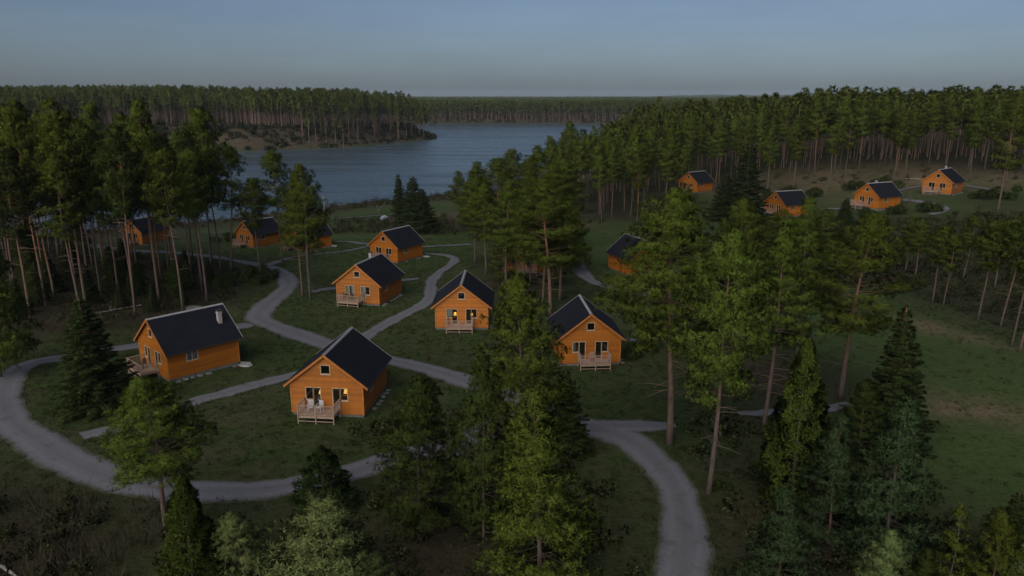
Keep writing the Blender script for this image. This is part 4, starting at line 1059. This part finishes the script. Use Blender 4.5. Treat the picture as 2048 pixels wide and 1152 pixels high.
def s_left(r):
    x, y = r.uniform(-150, -44), r.uniform(90, 186)
    if x < -.72*y - 6: return None, None
    if not inside(LEFT_WOOD, x, y) or not free(x, y, 9): return None, None
    # keep a window towards the lake and the cabin behind the trunks
    if -.62*y < x < -.50*y and y > 150 and r.random() < .8: return None, None
    return x, y
lp = [(-80,152),(-84.5,160),(-76,146)] + scatter(58, s_left, 3.7, [(a, b) for a, b, _ in LEFT_PINES], 5)
rl = np.random.default_rng(21)
for i, (x, y, h) in enumerate(LEFT_PINES + [(a, b, None) for a, b in lp]):
    h = h or rl.uniform(23, 28.5); p = PR['wood'][int(rl.integers(6))]
    plant_tree('pine_tree', p, x, y, h, rl.uniform(2.6, 3.5), rl.random()*6.28, 'needle' if rl.random() < .7 else 'needle_dark', (rl.normal(0, .5), rl.normal(0, .4)),
               label='tall dark pine of the wood on the left side, behind the turned cabin', cat='pine', group='pines of the left-hand wood')
    TREE_XY.append((x, y))
def s_hill(r):
    x, y = r.uniform(8, 190), r.uniform(184, 330)
    if x > .72*y + 5 or not inside(HILL_WOOD, x, y) or not free(x, y, 8): return None, None
    return x, y
cand = scatter(520, s_hill, 3.4, [], 9)
hs_sd = [(poly_sd(HILL_WOOD[:14], np.array([x]), np.array([y]))[0], x, y) for x, y in cand]
front_edge = np.array(HILL_WOOD[:14] + HILL_WOOD[-5:])
def edge_d(x, y):
    best = 1e9; E_ = HILL_WOOD[-4:] + HILL_WOOD[:14]
    for (ax, ay), (bx, by) in zip(E_[:-1], E_[1:]):
        ex, ey = bx-ax, by-ay; t = max(0, min(1, ((x-ax)*ex+(y-ay)*ey)/(ex*ex+ey*ey))); best = min(best, math.hypot(x-ax-t*ex, y-ay-t*ey))
    return best
cand.sort(key=lambda q: edge_d(*q) + .12*q[1])
NEAR_HILL = cand[:130]; REST_HILL = cand[130:]
for i, (x, y) in enumerate(NEAR_HILL):
    h = min(22.5, max(13.5, rl.normal(19.3, 2.2) if x > 40 else rl.normal(18, 2))); p = PR['wood'][int(rl.integers(6))]
    plant_tree('pine_tree', p, x, y, h, rl.uniform(2.0, 3.3), rl.random()*6.28, ('needle', 'needle_fresh', 'needle_fresh', 'needle')[int(rl.integers(4))], (rl.normal(0, .6), rl.normal(0, .4)),
               label='tall bare-trunked pine of the dense wood behind the right-hand hill cabins', cat='pine', group='pines of the hill wood')
    TREE_XY.append((x, y))

for x, y, h, lab in [(-1.4, 113.4, 8, 'young pine in front of the left half of the hidden central cabin'), (6.3, 112.2, 8.5, 'young pine in front of the right half of the hidden central cabin')]:
    plant_tree('pine_tree', PR['young'][0], x, y, h, 2.3, 1.0, 'needle', label=lab, cat='pine')
for x, y, h in [(72,212,18),(80,214,19),(88,208,17.5),(94,213,19.5),(104,205,19),(109,209,18.5),(121,199,20),(126,192,19.5),(60,222,18),(66,216,19),(136,198,20),(43,191,17),(37,181,17.5),(30,179,17),(22,182,16.5)]:
    p = PR['wood'][int(rl.integers(6))]
    plant_tree('pine_tree', p, x, y, h, rl.uniform(2.4, 3.1), rl.random()*6.28, 'needle', (rl.normal(0, .4), rl.normal(0, .3)),
               label='tall bare-trunked pine standing out in front of the hill wood on the bare slope', cat='pine', group='pines in front of the hill wood')
for x, y, h, kd_ in [(-52,96,4,'s'),(-48,104,5.5,'p'),(-58,99,6,'s'),(-64,97,5,'p'),(-70,110,7,'s'),(-50,112,4.5,'p'),(-75,114,6,'p'),(-66,120,5,'s'),(-45,99,3,'s'),(-80,120,8,'p'),(-57,111,5,'p'),(-68,128,6,'s'),(-84,128,8,'s'),(-90,138,8,'p'),(-54,104,6,'s'),(-61,111,7,'p'),(-47,94.5,4,'s'),(-66,101,6,'s'),(-73,121,8,'s'),(-55,123,5,'s'),(-79,134,8,'p'),(-63,92,5,'p'),(-69,96,6,'s'),(-49,118,4,'s')]:
    p = PR['spruce' if kd_ == 's' else 'young'][int(rl.integers(3))]
    plant_tree('young_spruce' if kd_ == 's' else 'young_pine', p, x, y, h, h*.32, rl.random()*6.28, 'spruce' if kd_ == 's' else 'needle_dark',
               label='young dark %s growing under the tall pines of the left-hand wood' % ('spruce' if kd_ == 's' else 'pine'), cat='spruce' if kd_ == 's' else 'pine', group='young %s under the left-hand wood' % ('spruces' if kd_ == 's' else 'pines'))
# ------------------------------------------------------------------ woods too far or too deep to tell apart
def far_proto(seed, Ht, r0, cb, nt_, size, trunk=True, rb=.15):
    r = np.random.default_rng(seed); t = r.random(nt_)**.85
    env = np.where(t < .3, .55 + 1.5*t, 1 - ((t-.3)/.7)**2.0*.92); az = r.random(nt_)*6.283; rad = r0*env*np.sqrt(r.random(nt_))
    rad = r0*env*(.35 + .65*r.random(nt_))
    C = np.stack([rad*np.cos(az), rad*np.sin(az), Ht*(cb + (1-cb)*t)], 1); D = unit(np.stack([np.cos(az), np.sin(az), np.full(nt_, .7)], 1))
    V = needle_tris(C, D, 2, size, size*.42, .5, r, unit(np.stack([np.cos(az)*rad/r0, np.sin(az)*rad/r0, .25 + 1.3*(t-.35)], 1)))
    tv = []
    if trunk:
        n = 4
        for i in range(n):
            a, b = 6.283*i/n, 6.283*(i+1)/n
            tv += [(rb*math.cos(a), rb*math.sin(a), -1), (rb*math.cos(b), rb*math.sin(b), -1), (rb*.4*math.cos(b), rb*.4*math.sin(b), Ht*.85)]
            tv += [(rb*math.cos(a), rb*math.sin(a), -1), (rb*.4*math.cos(b), rb*.4*math.sin(b), Ht*.85), (rb*.4*math.cos(a), rb*.4*math.sin(a), Ht*.85)]
    return V, np.array(tv).reshape(-1, 3)
def forest(name, pts, protos, hs, label, seed, leaf='needle_far', wid=(.85, 1.2), hf=None):
    r = np.random.default_rng(seed); Vs = []; Ns = []; mi = []; tn = []
    px = np.array([p[0] for p in pts]); py = np.array([p[1] for p in pts]); pz = H(px, py)
    for x, y, z in zip(px, py, pz):
        V, T = protos[int(r.integers(len(protos)))]; a = r.random()*6.283; s = r.uniform(*wid); h = r.uniform(*hs)
        ca, sa = math.cos(a)*s, math.sin(a)*s; lx_, ly_ = r.normal(0, .02, 2)
        for A, k in ((V, 0), (T, 1)):
            if not len(A): continue
            q = np.stack([A[:, 0]*ca - A[:, 1]*sa + x + A[:, 2]*lx_, A[:, 0]*sa + A[:, 1]*ca + y + A[:, 2]*ly_, A[:, 2]*h + z], 1)
            Vs.append(q); Ns.append(np.stack([A[:, 3]*math.cos(a) - A[:, 4]*math.sin(a), A[:, 3]*math.sin(a) + A[:, 4]*math.cos(a), A[:, 5]], 1) if k == 0 else np.tile([[0, 0, 1.]], (len(q), 1))); mi.append(np.full(len(q)//3, k)); tn.append(np.full(len(q), 0 if k else 1)*r.random())
    V = np.concatenate(Vs); n = len(V)//3
    me = np_mesh(name, V, np.arange(3*n), np.full(n, 3), [M[leaf], M['bark_far']], np.concatenate(mi), attrs=dict(tint=np.concatenate(tn), nrm=np.concatenate(Ns)))
    return tag(link(name, me), label, 'forest', kind='stuff')
fp_mid = [far_proto(700+i, 20, 2.9, .50 + .05*(i % 3), 180, 1.25) for i in range(6)]
fp_pen = [far_proto(720+i, 22, 3.0, .42 + .05*(i % 3), 76, 1.85, rb=.20) for i in range(6)]
fp_far = [far_proto(740+i, 23, 3.6, .40, 34, 3.0, rb=.28) for i in range(6)]
fp_vfar = [far_proto(760+i, 23, 4.6, .5, 9, 6.0, trunk=False) for i in range(4)]
def s_hill2(r):
    x, y = r.uniform(20, 330), r.uniform(300, 520)
    if x > .74*y + 8 or not inside(HILL_WOOD, x, y) or lake_sd(np.array([x]), np.array([y]))[0] < 4: return None, None
    return x, y
deep = scatter(420, s_hill2, 6, [], 31)
forest('hill_wood', REST_HILL + deep, fp_mid, (.72, 1.1), 'depths of the pine wood on the right-hand hill', 41)
def grid_pts(x0, x1, y0, y1, step, ok, seed):
    r = np.random.default_rng(seed); gx_, gy_ = np.meshgrid(np.arange(x0, x1, step), np.arange(y0, y1, step))
    px = gx_.ravel() + r.uniform(-.48, .48, gx_.size)*step; py = gy_.ravel() + r.uniform(-.48, .48, gx_.size)*step
    m = ok(px, py, r); return list(zip(px[m], py[m]))
def ok_pen(x, y, r):
    sd = lake_sd(x, y) + r.normal(0, 7, len(x)); need = np.where(x > -150, 12, 20 + np.clip(-150 - x, 0, 60)*.5)
    return (sd > need) & (x < 0) & (x > -.72*y)
pen = grid_pts(-560, -60, 490, 730, 5.6, ok_pen, 51)
pen = [(x, y) for x, y in pen if not (-310 < x < -200 and lake_sd(np.array([x]), np.array([y]))[0] < 75 and random.random() < .55)]
forest('peninsula_wood', pen, fp_pen, (.80, 1.26), 'pine wood covering the peninsula across the lake', 52)
def ok_left(x, y, r): return (lake_sd(x, y) + r.normal(0, 3, len(x)) > 9) & (x > -.75*y - 8) & (poly_sd(LEFT_WOOD, x, y) > 3) & (x < -.5*y)
lf = grid_pts(-420, -118, 170, 500, 6, ok_left, 55)
if lf: forest('left_shore_wood', lf, fp_mid, (1.0, 1.25), 'pine wood beyond the left-hand shore of the lake', 56)
def ok_far(x, y, r): return (lake_sd(x, y) > 5 + 6*r.random(len(x))) & (x > -.3*y) & (x < .40*y)
far1 = grid_pts(-320, 430, 985, 1090, 5.5, ok_far, 61); far1 = [(x, y) for x, y in far1 if y > 990]
forest('far_shore_wood', far1, fp_far, (.70, .92), 'band of pine wood along the far shore of the lake', 62)
def ok_v(x, y, r): return (x > -.75*y) & (x < .75*y) & (lake_sd(x, y) > 30)
far2 = grid_pts(-1400, 1500, 1090, 1900, 15, ok_v, 63) + grid_pts(-2600, 2600, 1900, 3600, 34, ok_v, 64) + grid_pts(220, 700, 560, 1090, 10, ok_v, 65) + grid_pts(-900, -250, 730, 1090, 11, ok_v, 66)
forest('distant_wood', far2, fp_vfar, (.55, .74), 'endless dark pine canopy reaching to the horizon', 67, wid=(1.0, 1.9))

# ------------------------------------------------------------------ shrubs, scrub, grass, stones
def shrub_proto(seed, n=1500, sz=.13, flat=.8):
    r = np.random.default_rng(seed); lob = r.normal(0, .45, (7, 3)); lob[:, 2] = np.abs(lob[:, 2])*.7 + .35
    w = lob[r.integers(7, size=n)]; d = unit(r.normal(0, 1, (n, 3))); C = w + d*(.42*r.random((n, 1))**.4); C[:, 2] = np.maximum(C[:, 2]*flat, .05)
    return needle_tris(C, unit(d + np.array([0, 0, .5])), 3, sz, sz*.5, .7, r, unit(d + np.array([0, 0, 1.0])))
def bare_proto(seed, h=1.0, n=26):
    r = np.random.default_rng(seed); mb = MB()
    for i in range(n):
        az = r.random()*6.28; sp = .1 + .5*r.random(); ln = h*(.55 + .5*r.random()); d = np.array([math.cos(az)*sp, math.sin(az)*sp, 1]); d /= np.linalg.norm(d)
        p0 = np.array([r.normal(0, .08), r.normal(0, .08), -.1]); p1 = p0 + d*ln*.6; p2 = p1 + unit(d + r.normal(0, .3, 3))*ln*.4
        mb.tube([p0, p1, p2], [.014*h, .009*h, .004*h], 3, cap=False)
        for q in range(3):
            s = .3 + .6*r.random(); b = p0 + d*ln*s; mb.tube([b, b + unit(d + r.normal(0, .7, 3))*ln*.3], [.007*h, .003*h], 3, cap=False)
    return mb.mesh('branches', M['twig'])
SHR = [tri_mesh('foliage', shrub_proto(800+i), M['leaf']) for i in range(4)]
BARE = [bare_proto(820+i) for i in range(3)]
def shrub(x, y, s, h, label, kind=0, group=None):
    o = empty('bare_shrub' if kind else 'shrub', (x, y, Hz(x, y)-.05), rl.random()*6.28, label=label, cat='shrub', group=group); o.scale = (s, s, h)
    link('branches' if kind else 'foliage', BARE[int(rl.integers(3))] if kind else SHR[int(rl.integers(4))], o)
SH = [(13.2,78.2,1.3,1.6,'dark shrub at the right corner of the dark-windowed cabin'),(15.5,80.5,1.2,1.5,'dark shrub beside the path right of the dark-windowed cabin'),
(5.2,57.4,1.0,1.2,'low dark shrub at the road edge behind the big foreground pine'),(14.8,48.6,.6,.8,'pale low shrub at the foot of the long-trunked roadside pine'),
(-41.5,116,2.6,2.4,'broad dark thicket left of the bend in the main road'),(-44.5,112,2.2,2.2,'dark thicket deeper in the wood left of the road bend'),(-39.8,119.5,1.8,1.8,'small dark thicket at the tip of the road bend'),
(18.3,64.5,.9,1.1,'grey-green shrub between the two tall roadside pines'),(26,58,1.8,2.0,'dark shrub behind the column-shaped cedar'),(-66.5,172,2.2,1.9,'shrub left of the lakeside cabins'),
(86,166,2.6,2.4,'leafy shrub below the middle hill cabin'),(92,164.5,3.0,2.6,'large leafy shrub beside the curve of the hill path'),(79.5,167,2.2,1.8,'low shrub in front of the middle hill cabin'),
(108,171,2.4,2.0,'shrub below the highest hill cabin, left of a neighbour'),(113,172.5,2.6,2.4,'shrub right below the highest hill cabin'),(97,196,3.4,3.0,'dark round shrub on the bare slope left of the highest cabin'),(92,201,2.6,2.2,'smaller dark shrub on the bare slope behind the middle hill cabin'),
(68,200,3.0,3.2,'thicket right of the big hill spruce'),(75,203,3.2,3.4,'tall thicket on the slope above the leftmost hill cabin'),(81,199,2.8,2.8,'thicket above the gap between two hill cabins'),(71,192,2.2,2.2,'low thicket just behind the leftmost hill cabin')]
for x, y, s, h, lab in SH: shrub(x, y, s, h, lab)
for x, y, s, h, lab in [(-31.5,196,3.2,5.0,'leafless grey shrub behind the cabin with the S-shaped path'),(-14,190,3,5.5,'leafless grey thicket right of the shore spruces'),(-9,186,3,6,'leafless greyish sapling clump beside the central pines'),
  (-16,196,2.6,4.6,'leafless grey thicket farther back by the shore spruces'),(92.5,174,1.6,3.2,'grey leafless sapling between the two upper hill cabins'),(28.5,66,1.6,2.2,'purplish leafless shrub right of the column-shaped cedar'),(-50,86,1.6,2.6,'leafless shrub behind the big left-hand spruce')]:
    shrub(x, y, s, h, lab, 1)
# dead snag on the shore
o = empty('dead_tree', (-58.5, 232, Hz(-58.5, 232)-.2), 0, label='pale dead tree trunk standing alone on the lake shore', cat='dead tree')
t_ = MB(); t_.tube([(0,0,-.3),(.1,0,2.5),(-.05,.1,5.6)], [.22,.17,.06], 7); t_.build('trunk', M['stone_pale'], o, True)
t_ = MB()
for a, z in ((.3, 3), (2.6, 3.9), (4.4, 4.6), (1.2, 2.2)): t_.tube([(0,0,z),(math.cos(a)*.7, math.sin(a)*.7, z+.5)], [.05,.015], 4)
t_.build('branches', M['deadwood'], o)
o = empty('leaning_shore_tree', (-40.5, 227, Hz(-40.5, 227)-.1), 0, label='thin leaning tree with small green tufts on the lake shore, left of the spruces', cat='tree')
t_ = MB(); t_.tube([(0,0,-.2),(-.5,0,2.2),(-1.4,.1,4.2)], [.14,.1,.04], 6); t_.tube([(-.2,0,1.0),(1.4,0,3.0),(2.4,0,4.4)], [.09,.06,.02], 5); t_.build('trunk', M['twig'], o)
r_ = np.random.default_rng(4); cc = np.array([(-1.6,0,4.4),(-.9,.2,3.4),(-2.2,0,3.8),(-1.2,-.4,4.0),(-.4,0,4.6)])[r_.integers(5, size=160)] + r_.normal(0, .45, (160, 3))
link('crown', tri_mesh('crown', needle_tris(cc, unit(r_.normal(0, 1, (160, 3))), 3, .35, .12, .6, r_), M['leaf']), o)
# covered heap by the shore
o = empty('covered_heap', (-36.5, 213, Hz(-36.5, 213)), .4, label='small pale blue covered heap on the grass left of the shore spruces', cat='heap')
t_ = MB(); t_.prism([(-1.1,-.1),(1.1,-.1),(.95,.6),(.3,1.0),(-.4,.95),(-1.0,.5)], -.6, .6); t_.build('cover', M['tarp'], o)
t_ = MB(); t_.box(-1.3, 1.3, -.75, .75, -.2, -.02); t_.build('pallet', M['deadwood'], o)
# boulders
for i, (x, y, s, lab) in enumerate([(-42.2,95.5,1.6,'grey boulder at the foot of a pine behind the turned cabin'),(-41.0,96.6,1.1,'smaller grey boulder beside the larger one behind the turned cabin'),(-40.4,94.6,.8,'low grey stone nearest the road behind the turned cabin'),
   (-34.5,37.5,1.0,'pale stone in the dark undergrowth at the lower left'),(-31.5,36.6,1.2,'flat pale stone at the bottom edge, lower left'),(-37,39.5,.7,'small pale stone in the undergrowth at the lower left corner'),
   (-128,548,2.2,'large pale boulder on the peninsula shore'),(-160,531,2.4,'tan boulder group on the peninsula shore left of the large one'),(-200,528,1.8,'low boulder on the peninsula shore, left part'),(-98,590,1.6,'boulder on the peninsula shore near its tip')]):
    b = tag(link('boulder', stone_mesh(30+i, M['stone'] if i < 3 or i > 5 else M['stone_pale'])), lab, 'boulder'); b.location = (x, y, Hz(x, y)+.1*s); b.scale = (s*1.3, s, s*.9); b.rotation_euler = (0, 0, i*1.3)
# fallen logs
for i, (x, y, a, ln) in enumerate([(-37.5,41,.3,5),(-30,38.5,-.5,3.5),(-52,95,.8,6),(104,212,.4,6),(112,209,-.3,5)]):
    t_ = MB(); t_.tube([(-ln/2,0,.1),(0,.1,.14),(ln/2,0,.1)], [.12,.11,.07], 6)
    g = t_.build('fallen_log', M['deadwood']); g.location = (x, y, Hz(x, y)); g.rotation_euler = (0, 0, a)
    tag(g, ['grey fallen log in the undergrowth at the lower left','short fallen log at the bottom edge, lower left','fallen log on the floor of the left-hand wood','fallen log on the bare slope above the hill cabins','fallen log on the bare slope left of the highest cabin'][i], 'log')

# scrub: low growth nobody could count
def cover(name, pts, protos, sc_, label, seed, m, cat='undergrowth'):
    r = np.random.default_rng(seed); Vs = []; tn = []; Ns = []
    px = np.array([p[0] for p in pts]); py = np.array([p[1] for p in pts]); pz = H(px, py)
    for x, y, z in zip(px, py, pz):
        A = protos[int(r.integers(len(protos)))]; a = r.random()*6.283; s = r.uniform(*sc_); h = s*r.uniform(.6, 1.3)
        ca, sa = math.cos(a)*s, math.sin(a)*s
        Vs.append(np.stack([A[:, 0]*ca - A[:, 1]*sa + x, A[:, 0]*sa + A[:, 1]*ca + y, A[:, 2]*h + z - .03], 1)); tn.append(np.full(len(A), r.random())); Ns.append(np.stack([A[:, 3]*math.cos(a) - A[:, 4]*math.sin(a), A[:, 3]*math.sin(a) + A[:, 4]*math.cos(a), A[:, 5]], 1))
    V = np.concatenate(Vs); n = len(V)//3
    return tag(link(name, np_mesh(name, V, np.arange(3*n), np.full(n, 3), [M[m]], attrs=dict(tint=np.concatenate(tn), nrm=np.concatenate(Ns)))), label, cat, kind='stuff')
SCR = [shrub_proto(840+i, 46, .30) for i in range(6)]
rs = np.random.default_rng(71); sp_ = []
def in_reg(n, x0, x1, y0, y1, test):
    px = rs.uniform(x0, x1, n); py = rs.uniform(y0, y1, n); m = test(px, py); return list(zip(px[m], py[m]))
cabd = lambda x, y: np.min([np.hypot(x-a, y-b) for a, b in CABC], axis=0)
okc = lambda x, y: (road_dist(x, y) > .8) & (cabd(x, y) > 6.2) & (lake_sd(x, y) > 1.5)
sp_ += in_reg(2300, 44, 150, 70, 165, lambda x, y: (poly_sd(BANK, x, y) < 2*rs.normal(0, 1, len(x))) & okc(x, y) & (x < .74*y+6))
sp_ += in_reg(1500, -130, -40, 86, 186, lambda x, y: (poly_sd(LEFT_WOOD, x, y) < 0) & okc(x, y) & (rs.random(len(x)) < .75))
sp_ += in_reg(3000, -125, 5, 170, 290, lambda x, y: (np.abs(lake_sd(x, y) - 9) < 8) & okc(x, y))
sp_ += in_reg(500, -50, 0, 168, 215, lambda x, y: okc(x, y) & (y > 176 - .3*(x+25)))
sp_ += in_reg(700, 8, 190, 180, 260, lambda x, y: (np.abs(poly_sd(HILL_WOOD, x, y)) < 12) & okc(x, y) & (rs.random(len(x)) < .55))
sp_ += in_reg(110, -46, -24, 34, 46, lambda x, y: okc(x, y) & (road_dist(x, y) > 1.8))
sp_ += in_reg(420, -14, 34, 34, 62, lambda x, y: okc(x, y) & ((x > 15) | (x < 7)) & (x < 33 - .1*y))
def spike_proto(seed, n=16):
    r = np.random.default_rng(seed); C = np.stack([r.normal(0, .35, n), r.normal(0, .35, n), r.random(n)*.3], 1)
    return needle_tris(C, np.tile(np.array([[0, 0, 1.]]), (n, 1)), 1, 1.3, .035, .33, r)
SPK = [spike_proto(870+i) for i in range(6)]
tw = in_reg(2600, -125, 8, 180, 292, lambda x, y: (lake_sd(x, y) > .3) & (lake_sd(x, y) < 9) & (cabd(x, y) > 6))
tw += in_reg(420, -48, 4, 176, 212, lambda x, y: okc(x, y))
tw += in_reg(300, 20, 150, 176, 226, lambda x, y: okc(x, y) & (poly_sd(HILL_WOOD, x, y) < 10))
tw += in_reg(260, -50, -22, 33, 46, lambda x, y: okc(x, y))
tw += in_reg(420, 46, 140, 72, 162, lambda x, y: (poly_sd(BANK, x, y) < 0) & okc(x, y))
tw += in_reg(500, -125, -42, 88, 180, lambda x, y: (poly_sd(LEFT_WOOD, x, y) < 0) & okc(x, y))
cover('dry_thicket', tw, SPK, (.5, 1.7), 'grey-brown leafless twigs and reeds along the shore and wood edges', 75, 'dry_twigs')
cover('undergrowth', sp_, SCR, (.35, 1.25), 'low scrub and undergrowth along the woods and the shore', 72, 'scrub')
PEN = [shrub_proto(860+i, 30, .8) for i in range(4)]
pp = in_reg(3200, -420, -62, 500, 680, lambda x, y: (lake_sd(x, y) > .5) & (lake_sd(x, y) < 34) & (x > -.72*y))
pp += in_reg(60, -90, -64, 630, 690, lambda x, y: (lake_sd(x, y) > .3) & (lake_sd(x, y) < 16))
pp += in_reg(700, -300, 320, 985, 1020, lambda x, y: (lake_sd(x, y) > .5) & (lake_sd(x, y) < 10))
cover('far_scrub', pp, PEN, (.8, 2.6), 'brownish scrub along the far shores of the lake', 73, 'scrub')
# grass tussocks
def blade_proto(seed, n=9):
    r = np.random.default_rng(seed); C = np.stack([r.normal(0, .16, n), r.normal(0, .16, n), np.zeros(n)], 1)
    return needle_tris(C, np.tile(np.array([[0, 0, 1.]]), (n, 1)), 1, .34, .05, .38, r)*np.array([1, 1, 1, .3, .3, 1]) + np.array([0, 0, 0, 0, 0, .6])
GR = [blade_proto(880+i, 12) for i in range(8)]
gp = in_reg(62000, -85, 88, 32, 170, lambda x, y: (x > -.82*y-4) & (x < .82*y+4) & (rs.random(len(x)) < np.clip(75/np.maximum(y, 1), .25, 1)) )
gpx = np.array(gp); keep = (road_dist(gpx[:, 0], gpx[:, 1]) > -.12) & (cabd(gpx[:, 0], gpx[:, 1]) > 4.6) & ((poly_sd(MEADOW, gpx[:, 0], gpx[:, 1]) > 0) | (rs.random(len(gpx)) < .25))
cover('grass_tussocks', gpx[keep].tolist(), GR, (.45, 1.15), 'rough grass tussocks between the paths', 74, 'grass', 'grass')


# ------------------------------------------------------------------ evening haze
hb = MB(); hb.box(-9000, 9000, -400, 10500, -16, 62)
hm = bpy.data.materials.new('evening_haze'); hm.use_nodes = True; ht = hm.node_tree; ht.nodes.clear()
pv = ht.nodes.new('ShaderNodeVolumePrincipled'); pv.inputs['Color'].default_value = (.74, .86, 1.0, 1); pv.inputs['Density'].default_value = 0.55e-4; pv.inputs['Anisotropy'].default_value = 0.0
ho = ht.nodes.new('ShaderNodeOutputMaterial'); ht.links.new(pv.outputs[0], ho.inputs['Volume'])
tag(hb.build('haze', hm), 'thin bluish evening haze over the lake and woods', 'haze', kind='stuff')
